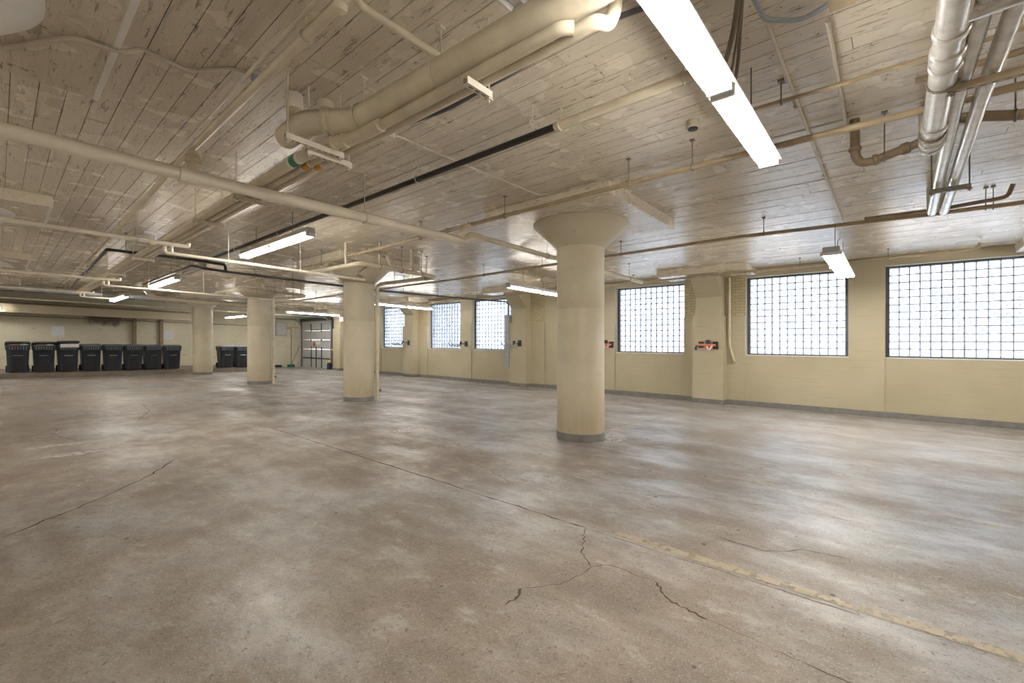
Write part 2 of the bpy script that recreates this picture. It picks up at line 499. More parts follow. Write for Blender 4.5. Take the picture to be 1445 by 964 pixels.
# ------------------------------------------------------------------ ceiling and its form boards
BT = .014
ceil = B().box(XL, DW + WT, YN, YB + .3, ZC + BT, ZC + .4).single('ceiling', 'ceiling_gap', 'painted concrete ceiling with board marks', kind='structure', smooth=False)
BW = .147
LENS = (1.83, 2.44, 3.05, 3.66, 4.27)
def board_bm(L, b=None, x=0, y=0, z=0):
    b = b or B()
    return b.box(x - BW / 2 + .0022, x + BW / 2 - .0022, y + .002, y + L - .002, z, z + BT - .0005)
BM = {L: board_bm(L).mesh('form_board', 'ceiling_board', False, smooth=False) for L in LENS}
CA, SA = math.cos(ALPHA), math.sin(ALPHA)
boards = []
x = XL + BW / 2
while x < DW - .02:
    y = YN - random.uniform(0, 2.0)
    while y < YB:
        L = random.choice(LENS)
        if y + L > YN:
            best = 0
            for k in range(5):
                yy = y + L * k / 4
                d = x * SA + yy * CA
                if d > .3:
                    px = 722.5 + FPX * (x * CA - yy * SA) / d; py = 480 - FPX * (ZC - SL * x - H) / d
                    if -60 < px < 1505 and -60 < py: best = max(best, 1 / d)
            boards.append((best, x, y, L, random.uniform(0, .006)))
        y += L
    x += BW
boards.sort(key=lambda t: -t[0])
for (k, x, y, L, dz) in boards[:300]:
    o = bpy.data.objects.new('form_board', BM[L]); COL.objects.link(o)
    o.parent = ceil
    o.location = P(x, y, ZC + dz * .6)
    o.rotation_euler = (0, math.atan(SL), 0)
b = B()
for (k, x, y, L, dz) in boards[300:]:
    if y < YN: L -= YN - y; y = YN
    board_bm(min(L, YB - y), b, x, y, ZC + dz * .6)
b.part('form_boards', 'ceiling_board', ceil, kind='stuff', smooth=False)

# ------------------------------------------------------------------ window wall
WINS = [(-5.30, -3.33), (-1.82, .147), (.749, 2.715), (4.166, 6.15), (10.137, 12.12), (12.75, 14.73), (16.216, 18.20), (18.86, 20.84)]
DOOR = (22.85, 26.40, 2.62)
wb = B()
X0, X1 = DW, DW + WT
spans = sorted([(a, c, ZS, ZT) for a, c in WINS] + [(DOOR[0], DOOR[1], 0, DOOR[2])])
y = YN
for a, c, z0, z1 in spans:
    wb.box(X0, X1, y, a, 0, ZC + .05)
    if z0 > 0: wb.box(X0, X1, a, c, 0, z0)
    wb.box(X0, X1, a, c, z1, ZC + .05)
    y = c
wb.box(X0, X1, y, YB + .3, 0, ZC + .05)
wallr = wb.single('wall_right', 'wall_paint', 'cream painted concrete wall with glass block windows', kind='structure', smooth=False)
# lower wall is a little thicker beside each pilaster and pier, leaving a ledge; brick infill above it
PIL = [Y1 + k * SP for k in range(-1, 4)]
for pc in PIL:
    near = [c for a, c in WINS if c < pc and pc - c < 1.0]; far = [a for a, c in WINS if a > pc and a - pc < 1.0]
    ylo = max(near) if near else pc - .92
    yhi = min(far) if far else pc + .66
    for (a, c) in ((ylo, pc - .362), (pc + .362, yhi)):
        B().box(DW - .05, DW - .001, a + .005, c, 0, 2.15).part('lower_ledge', 'wall_paint', wallr, smooth=False)
        B().box(DW - .012, DW - .001, a + .005, c, 2.15, ZC - .002).part('brick_infill', 'painted_brick', wallr, smooth=False)
for (a, c) in ((.16, .74), (6.16, 7.1), (12.13, 12.74), (18.21, 18.85)):
    B().box(DW - .035, DW - .001, a, c, 0, 2.21).part('lower_ledge', 'wall_paint', wallr, smooth=False)
B().box(DW - .03, DW - .001, 7.1, 8.66, .55, ZC - .03).part('blocked_opening', 'wall_paint', wallr, smooth=False)
bb = B()
yy = YN
for pc in PIL + [None]:
    e = (pc - .36) if pc else DOOR[0]
    bb.box(DW - .062, DW - .001, yy, e, 0, .115)
    if pc:
        bb.box(DW - .345, DW - .062, e - .012, e + .0, 0, .115)
        bb.box(DW - .345, DW - .33, e, pc + .36, 0, .115)
        bb.box(DW - .345, DW - .062, pc + .36, pc + .372, 0, .115)
        yy = pc + .372
bb.single('baseboard_right', 'grey_band', 'dark grey painted band along the foot of the window wall', kind='structure', smooth=False)
names = ['beside the next garage bay', 'one nearest the camera, cut by the right edge', 'just right of the coral folded rack pilaster', 'between the near round column and the coral rack pilaster', 'behind the tall grey wire trough', 'between two black bike hooks', 'farthest one in view, beside the blue box', 'hidden behind the round column with the downpipe']

# ------------------------------------------------------------------ glass block windows
FR = .055
GX = DW + .20
def block_mesh(pw, ph):
    b = B()
    uvl = b.bm.loops.layers.uv.new('UVMap')
    block_add(b, 0, 0, 0, pw, ph)
    me = b.mesh('glass_block', 'glass_block_glass', False)
    return me
def block_add(b, x, y, z, pw, ph):
    uvl = b.bm.loops.layers.uv.active
    hw, hh, dp, iv = pw / 2 - .0085, ph / 2 - .0085, .038, .006
    fr = []
    for (dx, s) in ((-dp, 1), (-dp + .01, 0), (dp - .01, 0), (dp, 1)):
        w_, h_ = hw - iv * s, hh - iv * s
        fr.append([b.bm.verts.new((x + dx, y + sy * w_, z + sz * h_)) for sy, sz in ((-1, -1), (1, -1), (1, 1), (-1, 1))])
    fs = [b.bm.faces.new(fr[0]), b.bm.faces.new(fr[3][::-1])]
    for p, q in zip(fr[:-1], fr[1:]):
        for k in range(4):
            j = (k + 1) % 4
            fs.append(b.bm.faces.new((p[k], p[j], q[j], q[k])))
    for f in fs:
        for lp in f.loops:
            lp[uvl].uv = ((lp.vert.co.y - y) / pw + .5, (lp.vert.co.z - z) / ph + .5)
for wi, (a, c) in enumerate(WINS):
    wn = thing('window_%d' % (wi + 1), 'glass block window, ' + names[wi], None, (DW, (a + c) / 2, ZS), kind='structure')
    fb = B()
    fb.box(GX - .05, GX + .05, a, a + FR, ZS, ZT).box(GX - .05, GX + .05, c - FR, c, ZS, ZT)
    fb.box(GX - .05, GX + .05, a + FR, c - FR, ZS, ZS + .03).box(GX - .05, GX + .05, a + FR, c - FR, ZT - .03, ZT)
    fb.part('window_frame', 'window_frame_steel', wn, smooth=False)
    sb = B().box(DW - .012, GX - .05, a + .002, c - .002, ZS - .012, ZS + .008)
    sb.part('window_sill', 'white_card', wn, smooth=False)
    ya, yb, za, zb = a + FR, c - FR, ZS + .03, ZT - .03
    pw, ph = (yb - ya) / 12, (zb - za) / 12
    mb = B()
    for k in range(13):
        mb.box(GX - .027, GX + .027, ya + k * pw - .0085, ya + k * pw + .0085, za, zb)
        mb.box(GX - .026, GX + .026, ya, yb, za + k * ph - .0085, za + k * ph + .0085)
    mb.part('mortar_grid', 'mortar', wn, smooth=False)
    cs = [(ya + (i + .5) * pw, za + (j + .5) * ph) for j in range(12) for i in range(12)]
    if wi in (1, 2):
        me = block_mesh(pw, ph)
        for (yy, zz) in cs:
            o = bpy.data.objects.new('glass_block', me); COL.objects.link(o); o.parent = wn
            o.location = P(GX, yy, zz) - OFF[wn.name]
    else:
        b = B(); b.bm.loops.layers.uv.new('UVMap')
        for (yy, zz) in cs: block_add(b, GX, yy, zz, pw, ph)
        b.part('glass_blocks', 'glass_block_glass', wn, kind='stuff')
    # portal: guides sky light sampling through this window
    ld = bpy.data.lights.new('window_portal', 'AREA'); ld.shape = 'RECTANGLE'; ld.size = c - a; ld.size_y = ZT - ZS
    ld.cycles.is_portal = True
    lo = bpy.data.objects.new('window_portal', ld); COL.objects.link(lo)
    lo.location = P(GX + .10, (a + c) / 2, (ZS + ZT) / 2)
    lo.rotation_euler = (math.radians(90), 0, math.radians(90))

# ------------------------------------------------------------------ other walls
wallb = B().box(XL, DW + WT, YB, YB + .3, -.25, ZC + .05).single('wall_back', 'rear_wall_paint', 'grey-beige stained rear wall behind the wheeled bins', kind='structure', smooth=False)
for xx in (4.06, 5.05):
    B().box(xx, xx + .13, YB - .16, YB - .001, .17, 2.42).part('shadow_strip', 'brown_pipe', wallb, smooth=False)  # dark boxes painting in the vertical shadow lines of the rear wall
B().box(-6.6, 2.1, YB - .06, YB - .001, 2.30, 2.62).part('wall_band', 'rear_wall_paint', wallb, smooth=False)
B().box(2.15, 8.0, YB - .05, YB - .001, 2.36, 2.62).part('wall_band', 'rear_wall_paint', wallb, smooth=False)
B().box(-6.6, 11.6, YB - .02, YB - .001, 2.27, 2.30).part('wall_joint', 'brown_pipe', wallb, smooth=False)
B().box(XL - .3, XL, YN, YB + .3, -.2, ZC + .5).single('wall_left', 'wall_paint', 'cream wall at the far left side of the garage', kind='structure', smooth=False)
B().box(XL - .3, DW + WT, YN - .3, YN, -.3, ZC + .5).single('wall_front', 'wall_paint', 'cream wall behind the camera', kind='structure', smooth=False)
B().box(-6.69, 5.8, 24.5, 24.95, 2.33, 2.64).single('trim_1', 'wall_paint', 'wide beige concrete beam crossing above the bins', kind='structure', smooth=False)
B().box(-6.69, 5.9, 24.95, 26.59, 2.66, 2.74).single('trim_2', 'brown_pipe', 'dark slab painting in the shaded void behind the wide beam above the bins', kind='structure', smooth=False)  # dark colour stands in for shade in the void over the beam
B().box(-6.69, 7.95, 22.85, YB - .01, 0.001, .17).single('trim_3', 'kerb_concrete', 'low raised concrete kerb carrying the wheeled bins', kind='structure', smooth=False)

# ------------------------------------------------------------------ columns
cname = {(1, 0): 'nearest round beige column with wide flared capital', (1, 1): 'round beige column with pipes looping around its capital',
         (1, 2): 'round column with a downpipe, standing left of the garage door', (1, 3): 'farthest round column, standing right of the row of bins',
         (0, 0): 'column at upper left whose white capital touches the top left corner', (0, 1): 'column off the left edge, upper of the two capitals cut by the edge',
         (0, 2): 'column off the left edge, lower of the two capitals cut by the edge', (0, 3): 'column at the left end of the bins, off the left edge'}
for (row, k), lab in cname.items():
    cx, cy = DC - (1 - row) * SP, Y1 + k * SP
    t = thing('column', lab, 'column', (cx, cy, 0), 'round columns in two rows')
    z0 = SL * 0
    B().lathe(cx, cy, [(R + .002, 0.0), (R + .006, .002), (R + .006, .105), (R + .001, .11)], 48).part('base_band', 'grey_band', t)
    B().lathe(cx, cy, [(R, .09), (R, 1.86), (R - .004, 1.866), (R - .004, 1.876), (R, 1.882), (R, 2.76)], 48).part('shaft', 'column_paint', t)
    B().lathe(cx, cy, [(R, 2.755), (R + .012, 2.775), (.675, 3.075), (.69, 3.09), (.69, ZP + .002)], 48).part('capital', 'column_paint' if row else 'white_capital', t)
    pb = B(); pb.box(cx - PSZ, cx + PSZ, cy - PSZ, cy + PSZ, ZP, ZC + .004)
    bmesh.ops.bevel(pb.bm, geom=[e for e in pb.bm.edges], offset=.008, segments=1, affect='EDGES')
    pb.part('drop_panel', 'ceiling_board', t, smooth=False)
    if row == 0:
        B().box(cx + PSZ - .032, cx + PSZ + .003, cy - PSZ + .004, cy + PSZ - .004, ZP - .003, ZC - .03).part('lit_edge', 'white_capital', t, smooth=False)  # white strip painting in the light caught along the panel edge
# wall pilasters with corbel and half drop panel
plab = ['pilaster off the right edge of the view', 'wall pilaster carrying the coral folded bike rack', 'wall pilaster beside the tall grey wire trough', 'wall pilaster with a blue box on its far side', 'wall pilaster beside the garage door and extinguisher']
for k, pc in enumerate(PIL):
    t = thing('pilaster', plab[k], 'pilaster', (DW - .28, pc, 0), 'pilasters along the window wall')
    B().box(DW - .33, DW - .002, pc - .36, pc + .36, .0, 2.15).part('lower_shaft', 'wall_paint', t, smooth=False)
    B().box(DW - .27, DW - .002, pc - .31, pc + .31, 2.15, 2.62).part('upper_shaft', 'wall_paint', t, smooth=False)
    b = B()
    b.hexa([(DW - .27, pc - .31, 2.62), (DW - .002, pc - .31, 2.62), (DW - .002, pc + .31, 2.62), (DW - .27, pc + .31, 2.62)],
           [(DW - .72, pc - .31, ZP), (DW - .002, pc - .31, ZP), (DW - .002, pc + .31, ZP), (DW - .72, pc + .31, ZP)])
    b.part('corbel', 'wall_paint', t, smooth=False)
    B().box(DW - PSZ, DW - .002, pc - PSZ, pc + PSZ, ZP, ZC + .004).part('drop_panel', 'ceiling_board', t, smooth=False)

# ------------------------------------------------------------------ pipes
def clevis(b, x, y, z, r, axis, top=None):
    """rod from the ceiling with a ring round the pipe"""
    b.rod(x, y, z + r, (top or ZC) + .004, .005)
    b.ring((x, y, z), axis, r + .006, .006)
    b.box(x - .02, x + .02, y - .02, y + .02, ZC - .012, ZC + .003) if top is None else None
def pipe(name, label, cat, pts, r, mat, br=.08, hang=(), axis=(0, 1, 0), coup=(), couph=.05, extra=None, n=12, group=None):
    t = thing(name, label, cat, pts[0], group)
    B().tube(bend(pts, br), r, n).part('pipe_run', mat, t)
    for (x, y, z) in hang:
        b = B(); clevis(b, x, y, z, r, axis); b.part('hanger', 'conduit_cream' if mat in ('cream_pipe', 'light_cream_pipe') else 'rod_steel', t)
    for cp in coup:
        (x, y, z), ax = cp[0], Vector(cp[1]).normalized()
        hh = cp[2] if len(cp) > 2 else couph
        c = Vector((x, y, z))
        b = B().tube([c - ax * hh, c - ax * (hh - .008), c + ax * (hh - .008), c + ax * hh], [r + .004, r + .011, r + .011, r + .004], n)
        b.part('coupling', mat, t)
    if extra: extra(t)
    return t
YA, XA, ZA = (0, 1, 0), (1, 0, 0), (0, 0, 1)

# large drain line A
def exA(t):
    B().tube(bend([(1.51, 3.55, 2.97), (1.508, 3.54, 3.12), (1.508, 3.54, 3.25)], .05), .052).part('riser', 'cream_pipe', t)
    B().tube([(1.508, 3.54, 3.13), (1.508, 3.54, 3.252)], .064).part('riser_collar', 'light_cream_pipe', t)
    B().tube([(1.66, 3.24, 2.99), (1.70, 3.40, 3.10), (1.72, 3.46, 3.25)], .05).part('riser', 'cream_pipe', t)
    B().tube([(1.712, 3.44, 3.17), (1.72, 3.46, 3.252)], .064).part('riser_collar', 'light_cream_pipe', t)
pipe('drain_pipe', 'thick cream drain pipe running overhead to a bent end near the left', 'pipe',
     [(1.81, -4.5, 2.98), (1.795, 1.3, 2.975), (1.74, 3.03, 2.97), (1.51, 3.33, 2.97), (1.515, 3.70, 2.965)], .088, 'cream_pipe', .10,
     hang=[(1.742, 2.93, 2.97), (1.77, 2.10, 2.97), (1.80, .6, 2.975)], coup=[((1.735, 3.05, 2.97), (-.25, 1, 0), .012), ((1.63, 3.18, 2.97), (-.6, .8, 0), .012), ((1.60, 3.215, 2.97), (-.6, .8, 0), .012), ((1.515, 3.45, 2.967), YA, .012)], extra=exA, n=20)
# three lines with labels
def lab_sleeve(t, x, y, z, r, mat):
    sv = B().tube([(x, y - .09, z), (x, y + .09, z)], r + .0015, 12).part('label_sleeve', 'label_white', t)
    B().tube([(x, y - .05, z), (x, y + .05, z)], r + .0025, 12).part('label_band', mat, sv)
pipe('water_pipe', 'cream pipe with a green label, outermost of the three bundled overhead pipes', 'pipe',
     [(1.74, 2.70, 2.84), (1.74, 3.00, 2.845), (1.645, 3.36, 2.858), (1.645, 19.6, 2.86)], .046, 'cream_pipe', .12,
     coup=[((1.645, 3.55, 2.858), YA, .06), ((1.71, 3.12, 2.849), (-.3, 1, 0), .015), ((1.68, 3.24, 2.853), (-.3, 1, 0), .015)], extra=lambda t: lab_sleeve(t, 1.645, 3.82, 2.858, .046, 'label_green'), group='bundled overhead pipes')
pipe('water_pipe', 'cream pipe with an orange label, middle of the three bundled overhead pipes', 'pipe',
     [(1.808, 1.17, 2.845), (1.767, 1.22, 2.845), (1.766, 1.6, 2.845), (1.735, 3.7, 2.845), (1.73, 19.6, 2.85)], .034, 'cream_pipe', .05,
     extra=lambda t: lab_sleeve(t, 1.735, 3.81, 2.845, .034, 'label_orange'), group='bundled overhead pipes')
pipe('water_pipe', 'cream pipe with an orange label, the window-side one of the three bundled pipes', 'pipe',
     [(1.94, 1.02, 3.25), (1.94, 1.02, 2.93), (1.90, 1.035, 2.85), (1.835, 1.06, 2.845), (1.838, 1.4, 2.845), (1.81, 3.7, 2.845), (1.80, 19.6, 2.85)], .034, 'cream_pipe', .06,
     extra=lambda t: lab_sleeve(t, 1.81, 3.74, 2.845, .034, 'label_orange'), group='bundled overhead pipes')
def strut(label, x0, x1, y, z, rods, axis='x', mat='strut_white', rm='strut_white'):
    t = thing('strut_hanger', label, 'hanger', ((x0 + x1) / 2, y, z) if axis == 'x' else (y, (x0 + x1) / 2, z), 'slotted channel hangers')
    b = B()
    bx = (lambda a, c, d, e, f, g: b.box(a, c, y + d, y + e, f, g)) if axis == 'x' else (lambda a, c, d, e, f, g: b.box(y + d, y + e, a, c, f, g))
    bx(x0, x1, -.02, -.016, z - .02, z + .02); bx(x0, x1, .016, .02, z - .02, z + .02)
    bx(x0, x1, -.016, .016, z - .02, z - .016)
    bx(x0, x1, -.016, -.007, z + .016, z + .02); bx(x0, x1, .007, .016, z + .016, z + .02)
    b.part('channel', mat, t, smooth=False)
    k = x0 + .03
    sl = B()
    while k < x1 - .04:
        if axis == 'x': sl.box(k, k + .028, y - .006, y + .006, z - .0215, z - .0198)
        else: sl.box(y - .006, y + .006, k, k + .028, z - .0215, z - .0198)
        k += .05
    sl.part('slots', 'rod_steel', t, kind='stuff', smooth=False)
    for q in rods:
        X, Y = (q, y) if axis == 'x' else (y, q)
        bb = B().rod(X, Y, z - .045, ZC + .003, .006)
        bb.box(X - .018, X + .018, Y - .018, Y + .018, z - .03, z - .022)
        bb.part('threaded_rod', rm, t)
strut('white slotted channel carrying the bent drain end', 1.33, 1.765, 3.27, 2.785, (1.35, 1.745))
strut('white slotted channel just below the bent drain end', 1.51, 1.87, 3.34, 2.762, (1.53, 1.855))
strut('white slotted channel under the thick drain pipe', 1.70, 1.90, 1.81, 2.79, (1.89,))
strut('slotted channel in front of the long white cross pipe', 1.56, 1.97, 5.05, 2.79, (1.58, 1.95))
strut('slotted channel past the long white cross pipe', 1.55, 1.87, 6.43, 2.79, (1.57, 1.855))
strut('slotted channel further along the three bundled pipes', 1.55, 1.87, 10.2, 2.79, (1.57, 1.855))
strut('slotted channel near the far end of the bundled pipes', 1.55, 1.87, 13.0, 2.79, (1.57, 1.855))

# E: long white pipe across, tee to F
def exE(t):
    B().tube([(1.10, 4.586, 2.745), (1.11, 4.60, 2.96)], .05).part('tee_riser', 'cream_pipe', t)
    for zz in (2.87, 2.93): B().tube([(1.105, 4.59, zz - .012), (1.105, 4.59, zz + .012)], .062).part('coupling', 'cream_pipe', t)
    B().tube(bend([(4.10, 4.586, 2.787), (4.30, 4.586, 2.787), (4.40, 4.586, 2.90), (4.60, 4.586, 2.905)], .07), .05).part('offset_bend', 'cream_pipe', t)
    B().tube(bend([(4.55, 4.586, 2.905), (10.1, 4.586, 2.915)], .07), .042).part('pipe_run', 'cream_pipe', t)
    for (x, z) in ((6.25, 2.91), (9.4, 2.914)):
        b = B(); clevis(b, x, 4.586, z, .042, XA); b.part('hanger', 'rod_steel', t)
    B().tube(bend([(4.20, 4.586, 2.79), (4.22, 4.56, 2.90), (4.24, 4.42, 3.0)], .05), .036).part('branch', 'cream_pipe', t)
pipe('cross_pipe', 'long cream pipe crossing the view from the left edge to the near column', 'pipe',
     [(-5.5, 4.586, 2.69), (1.1, 4.586, 2.74), (4.15, 4.586, 2.784)], .057, 'light_cream_pipe', .08, hang=[(2.74, 4.586, 2.765), (-1.2, 4.586, 2.727)], axis=XA,
     coup=[((1.02, 4.586, 2.739), XA, .02), ((1.19, 4.586, 2.742), XA, .02), ((1.105, 4.586, 2.74), XA, .10)], extra=exE, n=18)
def exF(t):
    B().tube(bend([(1.11, 2.12, 3.0), (1.13, 2.02, 3.02), (1.14, 2.02, 3.10), (1.25, 2.16, 3.12), (1.86, 2.157, 3.12), (2.0, 2.157, 3.2)], .05), .022).part('branch', 'cream_pipe', t)
    B().lathe(1.115, 2.09, [(.001, 2.955), (.026, 2.965), (.037, 2.985), (.037, 3.015), (.026, 3.035), (.001, 3.045)], 16).part('end_cap', 'cream_pipe', t)
    B().tube([(1.055, 2.1, 3.05), (1.06, 4.6, 3.05)], .012, 8).part('side_conduit', 'conduit_cream', t)
pipe('drain_branch', 'slim cream pipe running lengthwise over the long cross pipe', 'pipe', [(1.11, 2.08, 3.0), (1.105, 4.75, 2.995), (1.13, 7, 2.96), (1.24, 18, 2.95)], .028, 'cream_pipe',
     hang=[(1.108, 2.45, 3.0), (1.14, 8.2, 2.96), (1.17, 11.2, 2.957)], coup=[((1.108, 5.2, 2.987), YA), ((1.15, 8.6, 2.958), YA)], extra=exF)
# L: pipe part beige part black
def exL(t):
    B().tube([(3.0, 2.10, 3.13), (3.0, 11.6, 3.12)], .030).part('black_run', 'black_pipe', t, label='black section of the pipe')
    B().tube([(3.06, 1.0, 3.14), (3.05, 2.2, 3.11), (3.06, 3.2, 3.10), (3.05, 4.5, 3.14)], .006, 6).part('loose_wire', 'conduit_cream', t)
pipe('fire_main', 'pipe that turns from beige to black, hung in rings from the ceiling', 'pipe', [(3.0, .92, 3.13), (3.0, 2.12, 3.13)], .034, 'cream_pipe',
     hang=[(3.0, 1.07, 3.13), (3.0, 2.07, 3.13), (3.0, 3.95, 3.13), (3.0, 5.6, 3.13), (3.0, 7.6, 3.125), (3.0, 9.6, 3.12)], extra=exL)
b = B(); b.ring((2.83, 2.22, 3.12), (.3, 1, 0), .03, .005); b.rod(2.83, 2.22, 3.15, ZC, .005)
b.single('ring_hook', 'conduit_cream', 'empty ring hook hanging from the ceiling beside the beige to black pipe', 'hook', (2.83, 2.22, ZC))
# sprinkler lines
pipe('sprinkler_pipe', 'tan sprinkler pipe passing in front of the near column drop panel', 'pipe', [(4.21, -4.5, 3.0), (4.20, 1.5, 3.0), (4.27, 4.0, 3.0), (4.38, 8.4, 3.0), (4.42, 13.5, 3.0)], .026, 'tan_pipe',
     hang=[(4.2, 1.42, 3.0), (4.215, 2.06, 3.0), (4.265, 3.8, 3.0), (4.31, 5.6, 3.0), (4.39, 9.0, 3.0), (4.2, -.3, 3.0)], coup=[((4.213, 2.06, 3.0), YA, .03), ((4.30, 4.95, 3.0), YA, .04)])
pipe('sprinkler_pipe', 'tan sprinkler pipe behind the near column, halfway to the windows', 'pipe', [(7.62, -4.5, 3.02), (7.5, -.3, 3.02), (7.28, 1.8, 3.02), (7.38, 4.3, 3.02), (7.6, 8.3, 3.02), (7.6, 14.5, 3.02)], .026, 'tan_pipe',
     hang=[(7.30, 1.45, 3.02), (7.36, 3.75, 3.02), (7.45, 5.6, 3.02), (7.55, 7.4, 3.02), (7.53, -.8, 3.02), (7.53, -.86, 3.02)])
pipe('sprinkler_pipe', 'tan sprinkler pipe hugging the ceiling right above the windows', 'pipe', [(10.9, -1.10, 3.2), (10.9, -1.07, 3.09), (10.9, 2.2, 3.07), (10.9, 4.5, 3.05), (10.9, 14.5, 2.99)], .026, 'tan_pipe', .04,
     hang=[(10.9, .1, 3.085), (10.9, 1.5, 3.075), (10.9, 5.2, 3.045), (10.9, 8.0, 3.03), (10.9, 11.0, 3.01)], coup=[((10.9, 2.05, 3.071), YA, .03)])
pipe('sprinkler_pipe', 'short brown pipe with upturned end at the right edge', 'pipe', [(7.34, .3, 3.04), (7.36, -.446, 3.035), (7.2, -.93, 3.03), (7.2, -.97, 3.16)], .022, 'brown_pipe', .05)
pipe('sprinkler_pipe', 'thin brown pipe crossing behind the near fluorescent light', 'pipe', [(3.69, -4.5, 3.1), (3.68, .44, 3.1), (3.65, 1.0, 3.1)], .014, 'tan_pipe', hang=[(3.68, .62, 3.1)], n=8)
pipe('conduit', 'thin conduit along the ceiling joining the near drop panel', 'conduit', [(4.62, -4.0, 3.235), (4.58, .8, 3.235), (4.545, 2.44, 3.235), (4.52, 3.30, 3.235), (4.44, 3.40, 3.235), (3.46, 3.45, 3.235), (2.42, 3.46, 3.235), (2.30, 3.47, 3.21)], .011, 'conduit_cream', .10, n=8)
# conduits on the ceiling
pipe('conduit', 'long pale conduit on the ceiling leading to the light before the windows', 'conduit', [(2.90, .57, 3.235), (8.18, .588, 3.235)], .012, 'conduit_cream', n=8,
     coup=[((5.9, .581, 3.235), XA, .03), ((4.1, .585, 3.235), XA, .02)])
pipe('conduit', 'short pale conduit beside the long one, ending at the brown elbow', 'conduit', [(3.155, .297, 3.235), (5.02, .32, 3.235)], .013, 'conduit_cream', n=8)
pipe('conduit', 'grey flexible conduit bending near the top right of the ceiling', 'conduit', [(2.2, .60, 3.2), (2.667, .573, 3.2), (2.86, .566, 3.2), (2.92, .50, 3.2), (3.0, .40, 3.2), (2.97, .27, 3.21)], .014, 'grey_conduit', .06, n=8)
B().box(2.90, 3.02, .16, .27, 3.19, ZC + .002).single('junction_box', 'tan_pipe', 'brown junction box at the end of the grey flexible conduit', 'box', (2.96, .21, ZC))
pipe('cable', 'grey armoured cable running beside the thick drain pipe', 'cable', [(2.5, .4, 3.2), (2.277, 1.02, 3.15), (2.196, 1.322, 3.13), (2.158, 1.648, 3.08), (2.15, 2.04, 3.06), (2.19, 2.5, 3.07), (2.24, 2.949, 3.15), (2.26, 3.25, 3.19), (2.20, 3.55, 3.16), (2.10, 3.9, 3.05)], .015, 'dark_grey_pipe', .2, n=8)
B().box(2.22, 2.34, 3.40, 3.53, 3.17, ZC + .002).single('junction_box', 'strut_white', 'white junction box above the pipe labels', 'box', (2.28, 3.46, ZC))
pipe('conduit', 'thin conduit across the left drop panel to a small box', 'conduit', [(-.9, 4.3, 3.08), (.011, 4.115, 3.08), (.292, 3.62, 3.08), (.50, 3.60, 3.085), (.62, 3.72, 3.225), (.887, 3.79, 3.235), (1.06, 3.53, 3.235), (1.17, 3.49, 3.235)], .013, 'conduit_cream', .06, n=8)
t = thing('junction_box', 'small box with blue-grey faces at the end of the thin left conduit', 'box', (1.2, 3.47, ZC))
B().box(1.16, 1.25, 3.43, 3.51, 3.19, ZC + .002).part('body', 'conduit_cream', t, smooth=False)
B().box(1.165, 1.245, 3.425, 3.429, 3.16, 3.215).part('face_plate', 'grey_conduit', t, smooth=False)
# cables feeding the near light
for i, (lab, pts) in enumerate((('thick brown cable looping down to the near fluorescent light', [(2.2, .45, 3.25), (2.34, .565, 3.1), (2.5, .63, 2.98), (2.62, .72, 2.86)]),
                                ('thin cable hanging right of the thick one at the near light', [(2.25, .50, 3.25), (2.50, .60, 3.05), (2.72, .70, 2.90), (2.76, .74, 2.85)]),
                                ('ribbed armoured cable hanging straight to the joint of the near light', [(2.55, .60, 3.25), (2.62, .63, 3.1), (2.80, .69, 2.95), (2.86, .73, 2.86)]))):
    pipe('cable', lab, 'cable', pts, (.014, .007, .010)[i], 'rod_steel', .15, n=8)
# detector
t = thing('smoke_detector', 'small round detector with dark underside on the ceiling left of the near light', 'detector', (3.86, 1.30, ZC))
B().lathe(3.86, 1.30, [(.045, 3.19), (.055, 3.2), (.055, ZC + .002)], 16).part('body', 'detector_body', t)
B().lathe(3.86, 1.30, [(.02, 3.178), (.04, 3.18), (.04, 3.192)], 16).part('sensor', 'black_pipe', t)
# right hand cluster
def exP(t):
    B().tube(bend([(2.95, -.2, 2.91), (2.95, -.85, 2.93), (2.95, -1.6, 2.95)], .05), .055).part('side_branch', 'silver_wrap', t)
pipe('wrapped_pipe', 'fat silver wrapped pipe with banded joints at the upper right', 'pipe', [(2.08, -.21, 3.25), (2.08, -.21, 2.9), (2.4, -.21, 2.9), (4.70, -.205, 2.9), (4.83, -.205, 3.0), (4.83, -.205, 3.25)], .064, 'silver_wrap', .08,
     hang=[(3.6, -.21, 2.9), (4.4, -.205, 2.9)], axis=XA, coup=[((3.05, -.21, 2.9), XA, .02), ((3.28, -.21, 2.9), XA, .05), ((3.40, -.21, 2.9), XA, .02), ((4.28, -.207, 2.9), XA, .03), ((4.45, -.206, 2.9), XA, .015), ((4.56, -.206, 2.9), XA, .02), ((4.66, -.206, 2.9), XA, .02)], extra=exP, n=18)
pipe('wrapped_pipe', 'slim silver pipe nearer the fat wrapped pipe, resting on two channels', 'pipe', [(2.06, -.325, 3.25), (2.06, -.325, 2.925), (4, -.296, 2.925), (7.02, -.32, 2.925), (7.13, -.32, 3.0), (7.13, -.32, 3.25)], .042, 'silver_wrap', .06, n=14, group='paired silver pipes')
pipe('wrapped_pipe', 'slim silver pipe further right, resting on the same two channels', 'pipe', [(2.06, -.44, 3.25), (2.06, -.44, 2.925), (4, -.412, 2.925), (7.05, -.42, 2.925), (7.16, -.42, 3.0), (7.16, -.42, 3.25)], .042, 'silver_wrap', .06, n=14, group='paired silver pipes')
strut('tan channel under the paired silver pipes near the top right', -.62, -.235, 3.66, 2.86, (-.60, -.25), 'y', 'tan_pipe', 'rod_steel')
strut('dark channel under the far end of the paired silver pipes', -.53, -.25, 5.86, 2.86, (-.52, -.265), 'y', 'rod_steel', 'rod_steel')
